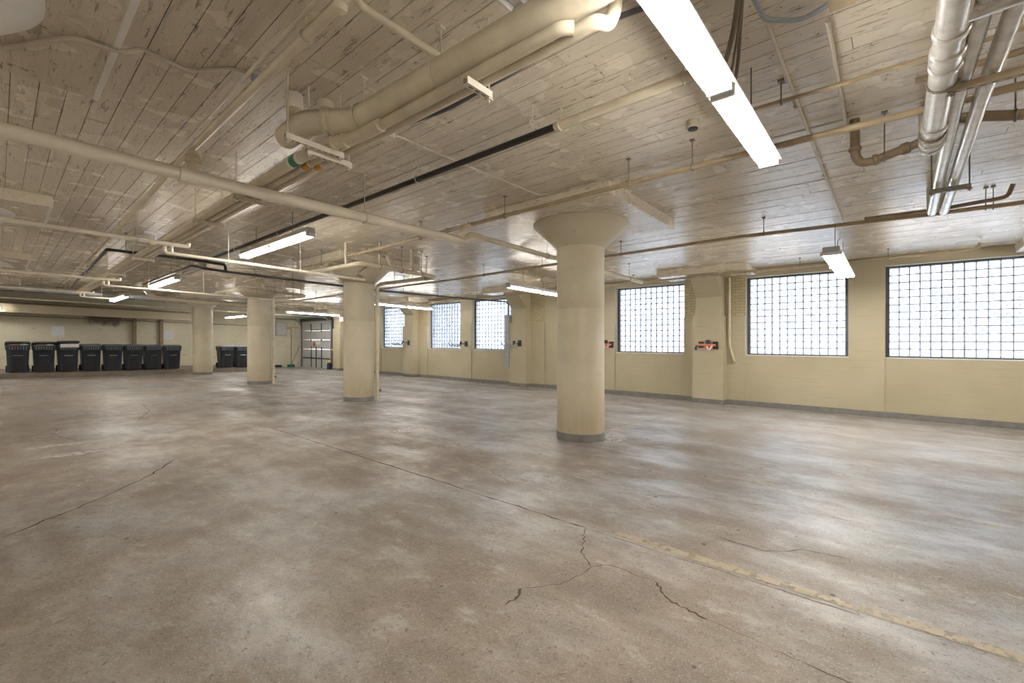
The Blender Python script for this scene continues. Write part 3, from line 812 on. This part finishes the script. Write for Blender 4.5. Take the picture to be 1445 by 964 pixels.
pipe('drain_branch', 'brown pipe dropping in an elbow left of the fat silver pipe', 'pipe', [(4.67, .255, 3.25), (4.67, .252, 2.94), (4.67, .215, 2.875), (4.67, .15, 2.87), (4.67, -.16, 2.945)], .034, 'brown_pipe', .05,
     hang=[(4.67, .065, 2.89)], coup=[((4.67, .253, 3.0), ZA, .02), ((4.67, .12, 2.877), (0, 1, -.2), .02), ((4.67, -.06, 2.92), (0, 1, -.2), .03)])
pipe('drain_branch', 'brown pipe crossing right behind the paired silver pipes', 'pipe', [(4.6, -.20, 3.06), (4.6, -.44, 3.02), (4.6, -.66, 2.955), (4.6, -1.4, 2.93)], .036, 'brown_pipe', .08, hang=[(4.6, -.63, 2.965)])
pipe('sprinkler_pipe', 'brown pipe crossing above the channel at the right edge', 'pipe', [(3.95, -4.0, 3.12), (3.95, -.5, 3.10), (3.95, -.1, 3.10)], .022, 'brown_pipe', n=8)
# cross pipes I, J, K with jogs
for k, (yy, zu, zl, zt, lab, lab2) in enumerate(((8.19, 2.765, 2.64, 2.83, 'cream cross pipe with jogs between the two left capitals', 'lower cream pipe running on right from the jogs to the piped column'),
                                  (14.0, 2.755, 2.625, 2.83, 'cream cross pipe with jogs nearer the bins', 'lower cream pipe right of the second set of jogs'),
                                  (18.5, 2.765, 2.65, 2.83, 'cream cross pipe with jogs right above the bins', 'lower cream pipe right of the third set of jogs'))):
    def exI(t, yy=yy, zu=zu, zt=zt):
        B().tube(bend([(1.79, yy, zu + .01), (1.79, yy, zt)], .03), .024).part('riser', 'light_cream_pipe', t)
        B().tube([(1.44, yy, zu), (1.52, yy, zu)], .040).part('coupling', 'light_cream_pipe', t)
    pipe('cross_pipe', lab, 'pipe', [(-5.5, yy, zu), (1.47, yy, zu + .01), (1.91, yy, zu + .015), (1.91, yy, zt)], .03, 'light_cream_pipe', .04, hang=[(1.32, yy, zu), (1.30, yy, zu), (-1, yy, zu)], axis=XA, extra=exI, n=10)
    def exI2(t, yy=yy, zu=zu, zl=zl):
        B().tube([(1.71, yy + .03, zu), (1.71, yy + .03, zl + .02)], .022).part('riser', 'light_cream_pipe', t)
    pipe('cross_pipe', lab2, 'pipe', [(1.62, yy, zu - .03), (1.62, yy, zl), ((4.9, 6.6, 2.42)[k], yy, zl)], .024, 'light_cream_pipe', .04, hang=[(2.1, yy, zl)] if k == 2 else [(2.45, yy, zl), (3.6, yy, zl), (4.6, yy, zl)], axis=XA, extra=exI2, n=10)
pipe('duct', 'galvanised grey duct crossing above the bins', 'duct', [(-6, 20.2, 2.90), (7.5, 20.2, 2.90)], .085, 'galvanised', n=14, hang=[(.9, 20.2, 2.9), (2.9, 20.2, 2.9), (4.9, 20.2, 2.9)], axis=XA)
pipe('cross_pipe', 'thin pale pipe just under the grey duct', 'pipe', [(-6, 22.6, 2.72), (9.5, 22.6, 2.74)], .025, 'light_cream_pipe', n=8, hang=[(1.5, 22.6, 2.73), (4.5, 22.6, 2.73)], axis=XA)
pipe('drain_branch', 'fat cream pipe with a slanted fitting running towards the farthest column', 'pipe', [(3.0, 17.5, 3.25), (3.0, 17.5, 2.86), (3.24, 17.5, 2.69), (4.4, 17.5, 2.67), (5.95, 17.5, 2.67), (6.4, 16.6, 2.67)], .06, 'cream_pipe', .08, coup=[((3.0, 17.5, 2.9), ZA, .04), ((3.4, 17.5, 2.687), XA, .03)])
# black conduits
pipe('conduit', 'black conduit turning a square corner over the left aisle', 'conduit', [(1.42, 18.4, 2.91), (1.25, 10.4, 2.914), (2.6, 10.4, 2.93), (3.05, 10.4, 2.915), (3.06, 10.4, 2.80)], .027, 'black_pipe', .05, n=10, hang=[(1.5, 10.4, 2.92), (2.2, 10.4, 2.925)], axis=XA)
def exBk(t):
    B().tube(bend([(2.66, 10.38, 2.79), (2.53, 10.6, 2.85), (2.55, 15.2, 2.85)], .1), .022).part('branch', 'black_pipe', t)
pipe('conduit', 'black conduit crossing past the piped column to the grey wall trough', 'conduit', [(2.64, 10.4, 2.79), (3.08, 10.4, 2.775), (6.7, 10.4, 2.77), (9.9, 10.3, 2.84), (11.30, 10.02, 2.86), (11.40, 9.985, 2.80), (11.40, 9.985, 2.40)], .028, 'dark_grey_pipe', .10, n=10, hang=[(3.6, 10.4, 2.775), (4.4, 10.4, 2.775), (7.4, 10.38, 2.79), (8.6, 10.34, 2.81)], axis=XA, extra=exBk)
t = thing('wire_trough', 'tall grey metal wire trough on the wall beside a pilaster', 'trough', (11.5, 9.99, .58))
B().box(DW - .36, DW - .052, 9.957, 10.13, .62, 2.42).part('body', 'trough_grey', t, smooth=False)
B().box(DW - .365, DW - .052, 9.956, 10.133, 2.30, 2.34).part('cover_lip', 'grey_conduit', t, smooth=False)
# wall conduit right of the coral rack
pipe('conduit', 'cream conduit down the wall beside the coral rack pilaster', 'conduit', [(11.60, 3.04, 3.08), (11.60, 3.04, 1.42), (11.58, 3.0, 1.30), (11.60, 2.94, 1.06), (11.66, 2.93, 1.04)], .028, 'cream_pipe', .06, n=10)

# pipes round the piped column and a simpler set round the next one
def around(yc, lab, full):
    t = thing('downpipe', lab, 'pipe', (5.92, yc - .23, 0))
    B().tube(bend([(5.92, yc - .24, 0.0), (5.92, yc - .24, 2.74), (5.95, yc - .40, 2.77), (6.10, yc - 2.12, 2.78), (6.0, yc - 2.2, 2.78), (4.45, yc - 2.28, 2.80), (4.30, yc - 2.2, 2.80), (4.30, yc - .2, 2.82)], .07), .042, 12).part('pipe_run', 'cream_pipe', t)
    B().tube([(5.92, yc - .24, .35), (5.92, yc - .24, .45)], .05).part('cleanout', 'cream_pipe', t)
    B().tube([(5.95, yc - .26, .24), (6.0, yc - .29, .24)], .032).part('cleanout_plug', 'brown_pipe', t)
    for zz in (1.2, 2.0): B().tube([(5.92, yc - .24, zz - .012), (5.92, yc - .24, zz + .012)], .049).part('coupling', 'cream_pipe', t)
    for xx in (4.7, 5.2, 5.7):
        b = B(); clevis(b, xx, yc - 2.2 - (6.0 - xx) * .05, 2.79, .042, XA); b.part('hanger', 'rod_steel', t)
    for yy in (.7, 1.4, 1.9):
        b = B(); clevis(b, 6.08, yc - yy, 2.78, .042, YA); b.part('hanger', 'rod_steel', t)
    B().tube(bend([(5.55, yc - 2.22, 2.81), (5.45, yc - 2.22, 2.92), (5.45, yc - 2.22, 3.25)], .08), .034).part('riser', 'cream_pipe', t)
    B().tube(bend([(4.95, yc - 2.26, 2.81), (4.88, yc - 2.26, 2.92), (4.86, yc - 2.26, 3.05), (4.62, yc - 2.2, 3.07), (4.5, yc - 2.2, 3.07)], .08), .040).part('riser', 'cream_pipe', t)
    B().tube([(4.72, yc - 2.24, 2.80), (4.72, yc - 2.24, 3.25)], .030).part('riser', 'cream_pipe', t)
    if full:
        B().tube(bend([(4.32, yc - 1.7, 2.81), (4.32, yc - 1.7, 3.25)], .05), .026).part('riser', 'cream_pipe', t)
        B().tube(bend([(4.60, yc - 1.95, 2.80), (4.65, yc - 1.5, 2.72), (4.9, yc - 1.3, 2.72)], .05), .02).part('branch', 'tan_pipe', t)
around(Y1 + SP, 'cream downpipe of the second column, looping around its capital', True)
around(Y1 + 2 * SP, 'cream downpipe of the third column, left of the garage door', False)
pipe('sprinkler_pipe', 'tan pipe running lengthwise beyond the piped column', 'pipe', [(7.6, 14.6, 3.0), (7.6, 20.5, 3.0)], .024, 'tan_pipe', n=8, hang=[(7.6, 16, 3.0), (7.6, 18, 3.0)])
pipe('cross_pipe', 'thin cream pipe crossing in front of the garage door light', 'pipe', [(6.3, 18.3, 2.86), (8.6, 18.3, 2.86), (9.0, 18.3, 2.86), (9.0, 18.3, 3.1), (11.4, 18.3, 3.1)], .02, 'cream_pipe', .05, n=8, hang=[(7.0, 18.3, 2.86), (8.2, 18.3, 2.86)], axis=XA)

# ------------------------------------------------------------------ fluorescent lights
def light(label, x, y, z, axis, segs, lit=True, rods=True, wide=1, L=1.29, cord=False):
    """strip light: z is the underside of the tubes; segs four-foot lengths in line"""
    t = thing('fluorescent_light', label, 'light', (x, y, z), 'fluorescent strip lights')
    def bx(b, a0, a1, c0, c1, z0, z1):
        if axis == 'x': b.box(x + a0, x + a1, y + c0, y + c1, z0, z1)
        else: b.box(x + c0, x + c1, y + a0, y + a1, z0, z1)
        return b
    def pt(a, c, zz): return (x + a, y + c, zz) if axis == 'x' else (x + c, y + a, zz)
    tot = segs * L
    hw = .065 * wide
    b = B()
    bx(b, -tot / 2, tot / 2, -.085 * (1 if wide == 1 else 1.5), .085 * (1 if wide == 1 else 1.5), z + .048, z + .06)
    bx(b, -tot / 2, tot / 2, -.05 * wide, .05 * wide, z + .06, z + .125)
    bx(b, -tot / 2, tot / 2, -.022 * wide, .022 * wide, z + .022, z + .048)
    hs = b.part('housing', 'white_enamel', t, smooth=False)
    offs = (-.045, .045) if wide == 1 else (-.09, -.03, .03, .09)
    for k in range(segs):
        a0 = -tot / 2 + k * L + .03; a1 = a0 + L - .06
        for c in offs:
            B().tube([pt(a0 + .02, c, z + .02), pt(a1 - .02, c, z + .02)], .0175, 8).part('tube', 'tube_lit' if lit else 'tube_off', t)
        for e in (a0, a1):
            bx(B(), e - .012, e + .012, -hw, hw, z + .005, z + .056).part('lamp_holder', 'white_enamel', hs, smooth=False)
    for s in (-1, 1):
        bx(B(), s * tot / 2 - .006, s * tot / 2 + .006, -.05 * wide, .05 * wide, z + .045, z + .12).part('end_cap', 'fixture_grey', hs, smooth=False)
    if rods:
        for s in (-.27, .27):
            p = pt(s * tot, 0, 0)
            B().rod(p[0], p[1], z + .115, ZC + .003, .005).part('hanger_rod', 'rod_steel', t)
    if cord:
        p0 = pt(tot * .05, 0, z + .11); p1 = pt(tot * .02, .04, ZC - .12); p2 = pt(tot * .08, 0, ZC)
        B().tube(bend([p0, ((p0[0] + p1[0]) / 2 + .04, p0[1], (p0[2] + p1[2]) / 2), p1, p2], .1), .006, 6).part('cord', 'rod_steel', t)
    return t
light('near lit strip light filling the top right of the view', 2.69, .75, 2.75, 'x', 2, cord=False)
light('small lit strip light hanging before the window right of the coral rack', 9.12, .70, 2.70, 'x', 2, wide=1.6 if False else 2, cord=True)
light('lit strip light hanging between the labelled pipes and the piped column', 2.83, 7.39, 2.80, 'y', 2)
light('strip light hanging partly behind the near column', 9.30, 7.04, 2.74, 'x', 2, cord=True)
light('strip light just right of the piped column in front of the farthest window', 9.95, 13.85, 2.74, 'x', 2, cord=True)
light('lit strip light over the left aisle before the farthest column', 2.69, 13.72, 2.74, 'y', 2)
light('smallest lit strip light over the left aisle, above the bins', 2.55, 18.85, 2.66, 'y', 2)
light('lit strip light glimpsed between the third and farthest columns', 7.3, 23.4, 2.52, 'y', 2)
light('long strip light hanging in front of the garage door', 9.85, 20.95, 2.74, 'x', 2, cord=True)
light('unlit strip light end poking out above the thick drain pipe', 1.20, 1.51, 3.10, 'x', 1, lit=False, rods=False)
light('unlit short strip light above the left end of the black conduit', 2.70, 11.15, 2.79, 'y', 1, lit=False)
light('added fill strip light in the unseen aisle left of the camera, near end', -3.3, 1.0, 2.60, 'y', 2)  # this and the other aisle lights are unseen, added for brightness
light('added fill strip light in the unseen aisle left of the camera, middle', -3.3, 7.4, 2.60, 'y', 2)
light('added fill strip light in the unseen aisle left of the camera, far end', -3.3, 13.7, 2.60, 'y', 2)
light('added fill strip light in the unseen aisle left of the bins', -3.3, 19.9, 2.60, 'y', 2)
light('strip light over the bins, its end just showing at the left edge', -1.17, 24.1, 2.38, 'x', 2)
light('added fill strip light behind the camera over the open floor', 2.7, -3.0, 2.75, 'x', 2)  # this and the next are out of view, added to brighten the room
light('added fill strip light behind the camera near the windows', 9.1, -3.0, 2.72, 'x', 2)
# ------------------------------------------------------------------ wheeled bins
def bin_proto(lid_angle, lab, fill=None):
    t = thing('wheeled_bin', lab, 'bin', (0, 0, 0), 'wheeled bins along the rear wall', shear=False)
    def loft(b, secs):
        rings = []
        for (z, hw, y0, y1, c) in secs:
            pts = [(-hw + c, y0), (hw - c, y0), (hw, y0 + c), (hw, y1 - c), (hw - c, y1), (-hw + c, y1), (-hw, y1 - c), (-hw, y0 + c)]
            rings.append([b.bm.verts.new((x, y, z)) for x, y in pts])
        for p, q in zip(rings[:-1], rings[1:]):
            for k in range(8):
                j = (k + 1) % 8
                b.bm.faces.new((p[k], p[j], q[j], q[k]))
        b.bm.faces.new(rings[0][::-1]); b.bm.faces.new(rings[-1])
        return b
    loft(B(), [(.02, .245, 0.06, .58, .05), (.10, .25, .05, .60, .05), (.78, .275, .015, .68, .05), (.80, .295, 0, .70, .05), (.95, .30, -.005, .71, .05)]).part('body', 'bin_plastic', t, shear=False)
    loft(B(), [(.935, .315, -.02, .73, .05), (.965, .315, -.02, .73, .05)]).part('rim', 'bin_plastic', t, shear=False)
    b = B()
    for k in range(7):
        xx = -.20 + k * .066
        b.box(xx - .014, xx + .014, -.022, .0, .81, .925)
    b.part('ribs', 'bin_lid_plastic', t, kind='stuff', shear=False, smooth=False)
    B().hexa([(-.15, .028, .04), (.15, .028, .04), (.15, .06, .04), (-.15, .06, .04)], [(-.12, .0, .60), (.12, .0, .60), (.12, .05, .60), (-.12, .05, .60)]).part('front_panel', 'bin_dark', t, shear=False, smooth=False)
    b = B()
    vs = [b.bm.verts.new((.10 * math.cos(math.pi * k / 8), .008, .60 + .11 * math.sin(math.pi * k / 8))) for k in range(9)]
    r = b.bm.faces.new(vs)
    ex = bmesh.ops.extrude_face_region(b.bm, geom=[r])
    for v in [e for e in ex['geom'] if isinstance(e, bmesh.types.BMVert)]: v.co.y += .02
    for v in b.bm.verts: v.co.y -= .012
    cr = b.part('catch_recess', 'bin_dark', t, shear=False, smooth=False)
    B().tube([(-.12, -.012, .60), (.12, -.012, .60)], .013, 8).part('catch_bar', 'bin_bar_metal', cr, shear=False)
    for s in (-1, 1):
        B().tube([(s * .252, .62, .12), (s * .285, .62, .12)], .12, 18).part('wheel', 'rubber', t, shear=False)
    B().tube([(-.25, .62, .12), (.25, .62, .12)], .012, 8).part('axle', 'bin_bar_metal', t, shear=False)
    B().tube([(-.22, .76, .93), (.22, .76, .93)], .016, 8).part('handle', 'bin_plastic', t, shear=False)
    b = loft(B(), [(.0, .309, -.745, .0, .06), (.035, .307, -.735, .0, .06), (.07, .26, -.62, -.06, .08)])
    rot = Matrix.Rotation(-lid_angle, 4, 'X')
    for v in b.bm.verts: v.co = rot @ v.co + Vector((0, .72, .967))
    b.part('lid', 'bin_lid_plastic', t, shear=False)
    if fill == 'box':
        B().box(-.22, .28, -.03, .35, .90, 1.03).part('carton', 'white_card', t, shear=False, smooth=False, label='white carton propping the lid open')
    elif fill == 'bags':
        B().lathe(-.10, .22, [(.02, .9), (.17, .95), (.15, 1.0), (.03, 1.02)], 10).part('rubbish', 'cardboard', t, shear=False)
        B().lathe(.14, .20, [(.02, .9), (.13, .95), (.11, 1.0), (.03, 1.02)], 10).part('rubbish', 'white_card', t, shear=False)
    return t
closed = bin_proto(0.0, 'x')
half = bin_proto(.12, 'x', 'bags')
prop = bin_proto(.20, 'x', 'box')
BINS = [(.47, half, 'leftmost wheeled bin, its lid lifted by rubbish'), (1.10, None, 'second wheeled bin from the left, lid lifted by rubbish'),
        (1.72, prop, 'wheeled bin with a white carton propping its lid open'), (2.34, closed, 'closed wheeled bin just right of the one with the carton'),
        (2.97, None, 'closed wheeled bin, fifth from the left'), (3.60, None, 'closed wheeled bin, sixth from the left'),
        (4.22, None, 'closed wheeled bin below the right notice, seventh from the left'), (4.86, None, 'rightmost bin of the row of eight'),
        (6.92, None, 'left one of the two bins between the far columns'), (7.57, None, 'right one of the two bins between the far columns')]
for i, (xx, o, lab) in enumerate(BINS):
    if o is None: o = copy_tree(half if i == 1 else closed)
    o.scale = (.985, .97, 1)
    o.location = P(xx, 23.12 if i < 8 else 23.25, .171)
    o.rotation_euler = (0, 0, math.radians(random.uniform(-1, 1)))
    o['label'] = lab
# notices on the rear wall
for (xx, z, lab) in ((1.667, 1.72, 'white printed notice above the third bin'), (5.40, 1.66, 'white printed notice left of the farthest column')):
    B().box(xx - .19, xx + .19, YB - .010, YB - .002, z - .21, z + .21).single('notice', 'notice_print', lab, 'notice', (xx, YB - .004, z), smooth=False)

# ------------------------------------------------------------------ bike hooks
def bike_hook(label, y, z, x=DW - .33, sw=0.0):
    t = thing('bike_hook', label, 'hook', (x, y, z), 'bike hooks on the window wall')
    B().box(x - .022, x - .001, y - .07, y + .07, z - .10, z + .10).part('wall_plate', 'hook_black', t, smooth=False)
    B().tube([(x - .02, y, z), (x - .26, y, z)], .018, 8).part('arm', 'hook_black', t)
    B().lathe(x - .28, y, [(.03, z - .07), (.05, z - .05), (.05, z + .05), (.03, z + .08)], 12).part('pivot', 'hook_black', t)
    for s in (-1, 1):
        B().tube(bend([(x - .24, y + s * .05, z + .03), (x - .36, y + s * .06, z - .10), (x - .50, y + s * .07, z - .09), (x - .56, y + s * .07, z + .0), (x - .66, y + s * .08, z - .10), (x - .76, y + s * .08, z - .07), (x - .82, y + s * .08, z + .03)], .06), .017, 8).part('cradle_arm', 'hook_grey', t)
    return t
bike_hook('black bike hook on the pilaster with the blue box', 15.62, 1.44)
bike_hook('black bike hook on the pier between the two middle windows', 12.40, 1.42, DW - .035)
bike_hook('black bike hook on the pilaster beside the grey wire trough', 9.50, 1.45)
def coral(label, y, z, x):
    t = thing('bike_hook', label, 'hook', (x, y, z), 'bike hooks on the window wall')
    B().box(x - .022, x - .001, y - .22, y - .10, z - .09, z + .09).part('wall_plate', 'hook_black', t, smooth=False)
    B().box(x - .022, x - .001, y + .12, y + .24, z - .06, z + .08).part('wall_plate', 'hook_black', t, smooth=False)
    B().tube([(x - .05, y - .17, z), (x - .05, y + .26, z + .01)], .03, 10).part('padded_arm', 'hook_coral', t)
    B().tube([(x - .035, y + .01, z + .04), (x - .035, y + .01, z + .13)], [.06, .05], 12).part('latch', 'hook_black', t)
    B().tube(bend([(x - .06, y - .10, z), (x - .10, y - .06, z - .09), (x - .10, y - .02, z - .12), (x - .06, y + .03, z - .02)], .05), .022, 8).part('strap_loop', 'hook_pink', t)
    B().tube(bend([(x - .05, y + .26, z), (x - .07, y + .30, z - .08), (x - .06, y + .27, z - .12)], .04), .022, 8).part('strap_end', 'hook_black', t)
coral('folded coral bike rack on the pilaster between two windows', 3.46, 1.43, DW - .33)
coral('folded coral bike rack peeking out right of the near column', 6.42, 1.43, DW - .036)
B().box(DW - .26, DW - .06, PIL[3] + .362, PIL[3] + .44, 1.47, 2.0).single('wall_box', 'blue_grey_box', 'narrow blue-grey box on the side of a pilaster', 'box', (DW - .16, PIL[3] + .4, 1.47), smooth=False)

# ------------------------------------------------------------------ garage door
dr = thing('door_1', 'white sectional garage door with black struts', None, (DW + .05, (DOOR[0] + DOOR[1]) / 2, 0), kind='structure')
n = 5
for k in range(n):
    z0 = DOOR[2] * k / n
    B().box(DW + .04, DW + .09, DOOR[0] + .01, DOOR[1] - .01, z0 + .004, z0 + DOOR[2] / n - .004).part('door_section', 'door_panel', dr, smooth=False)
for yy in (24.1, 24.75, 25.35):
    B().box(DW + .012, DW + .04, yy - .03, yy + .03, .02, 1.18).part('door_strut', 'hook_black', dr, smooth=False)
B().box(DW + .005, DW + .04, DOOR[0] + .02, DOOR[1] - .02, .50, .57).part('lock_bar', 'hook_black', dr, smooth=False)
B().box(DW + .012, DW + .04, 24.1, 25.4, 2.10, 2.15).part('opener_bracket', 'hook_black', dr, smooth=False)
for yy in (24.12, 25.38): B().box(DW + .012, DW + .04, yy - .03, yy + .03, 2.0, 2.5).part('opener_bracket', 'hook_black', dr, smooth=False)
b = B().tube([(DW + .03, 24.98, 1.33), (DW + .035, 24.98, 1.33)], .10, 20)
for v in b.bm.verts: v.co.z = 1.33 + (v.co.z - 1.33) * 1.5
b.part('warning_sticker', 'red_paint', dr)
B().box(DW + .03, DW + .038, 24.3, 24.72, 1.32, 1.48).part('warning_sticker', 'white_card', dr, smooth=False)
for yy in (24.12, 25.38): B().box(DW + .012, DW + .04, yy - .05, yy + .05, 1.50, 1.62).part('hinge', 'hook_black', dr, smooth=False)
for (yy, s) in ((DOOR[0] - .02, -1), (DOOR[1] + .02, 1)):
    B().box(DW - .06, DW - .002, min(yy, yy + s * .14), max(yy, yy + s * .14), 0, 2.78).part('jamb_post', 'door_frame_green', dr, smooth=False)
    B().tube(bend([(DW - .10, yy, .02), (DW - .10, yy, 2.74), (DW - 3.0, yy, 2.76)], .5, 8), .03, 8).part('track', 'galvanised', dr)
B().box(DW - .12, DW - .002, DOOR[0] - .1, DOOR[1] + .1, 2.64, 2.80).part('header', 'door_frame_green', dr, smooth=False)
B().tube([(DW - .16, DOOR[0], 2.9), (DW - .16, DOOR[1], 2.9)], .045, 12).part('torsion_spring', 'galvanised', dr)
t = thing('fire_extinguisher', 'red fire extinguisher with yellow tag on the wall right of the garage door', 'extinguisher', (DW - .1, 22.33, .62))
fx, fy = DW - .10, 22.40
B().lathe(fx, fy, [(.075, .62), (.085, .64), (.085, 1.02), (.06, 1.09), (.03, 1.11)], 20).part('cylinder', 'red_paint', t)
B().lathe(fx, fy, [(.025, 1.10), (.025, 1.16), (.035, 1.17), (.035, 1.20)], 12).part('valve', 'hook_black', t)
B().tube(bend([(fx, fy, 1.16), (fx - .08, fy, 1.18), (fx - .11, fy, 1.0), (fx - .10, fy, .78)], .05), .013, 8).part('hose', 'hook_black', t)
B().box(fx - .10, fx - .09, fy + .05, fy + .14, 1.0, 1.12).part('inspection_tag', 'yellow_tag', t, smooth=False)
B().box(fx - .089, fx - .083, fy - .045, fy + .045, .80, .95).part('instruction_label', 'white_card', t, smooth=False)
B().box(DW - .02, DW - .001, fy - .05, fy + .05, .75, 1.1).part('bracket', 'hook_black', t, smooth=False)
# exit sign
t = thing('exit_sign', 'white exit sign with red letters beside the garage door', 'sign', (DW - .1, 21.05, 2.55), shear=True)
B().box(DW - .40, DW - .36, 21.0, 21.34, 2.50, 2.72).part('sign_box', 'white_card', t, smooth=False)
B().rod(DW - .38, 21.17, 2.72, ZC, .008).part('sign_stem', 'white_card', t)
cu = bpy.data.curves.new('exit_text', 'FONT'); cu.body = 'EXIT'; cu.size = .17; cu.align_x = 'CENTER'; cu.align_y = 'CENTER'; cu.extrude = .001
tmp = bpy.data.objects.new('exit_text', cu); COL.objects.link(tmp)
bpy.context.view_layer.update()
me = bpy.data.meshes.new_from_object(tmp.evaluated_get(bpy.context.evaluated_depsgraph_get()))
bpy.data.objects.remove(tmp)
me.materials.clear(); me.materials.append(MATS['red_paint'])
o = bpy.data.objects.new('lettering', me); COL.objects.link(o); o.parent = t
o.location = P(DW - .402, 21.17, 2.61) - OFF[t.name]
o.rotation_euler = (math.radians(90), 0, math.radians(-90))
# electric panel and conduits on the rear wall
t = thing('electric_panel', 'grey electric panel on the rear wall left of the garage door', 'panel', (10.56, YB - .1, 1.8))
B().box(10.27, 10.86, YB - .16, YB - .001, 1.79, 2.56).part('cabinet', 'trough_grey', t, smooth=False)
B().box(10.30, 10.83, YB - .175, YB - .16, 1.82, 2.53).part('panel_door', 'door_panel', t, smooth=False)
pipe('conduit', 'dark conduit dropping down the rear wall beside the electric panel', 'conduit', [(10.88, YB - .06, 2.2), (11.15, YB - .06, 2.2), (11.15, YB - .06, .1)], .018, 'brown_pipe', .04, n=8)
pipe('conduit', 'cream conduit down the corner by the garage door', 'conduit', [(11.38, YB - .06, 2.9), (11.38, YB - .06, .3)], .03, 'cream_pipe', .04, n=8)
t = thing('push_broom', 'green push broom leaning in the corner by the garage door', 'broom', (11.0, 26.0, 0))
B().box(10.75, 11.1, 25.95, 26.12, .0, .16).part('broom_head', 'green_plastic', t)
B().tube([(10.95, 26.03, .14), (11.52, 26.3, 1.25)], .014, 8).part('broom_handle', 'brown_pipe', t)
t = thing('hose_coil', 'small dark coiled hose on the floor by the rear wall', 'hose', (10.3, 26.1, 0))
for k in range(3): B().ring((10.3, 26.2, .03 + k * .04), ZA, .18 - .01 * k, .022, 20, 8).part('coil', 'hook_black', t)
t = thing('tool_caddy', 'small navy and yellow object at the foot of the garage door post', 'object', (DW - .18, 22.75, 0))
B().lathe(DW - .2, 22.78, [(.10, 0.0), (.12, .02), (.12, .30), (.07, .36)], 14).part('body', 'navy_plastic', t)
B().lathe(DW - .2, 22.78, [(.07, .36), (.075, .38), (.06, .48), (.02, .5)], 14).part('cap', 'yellow_tag', t)
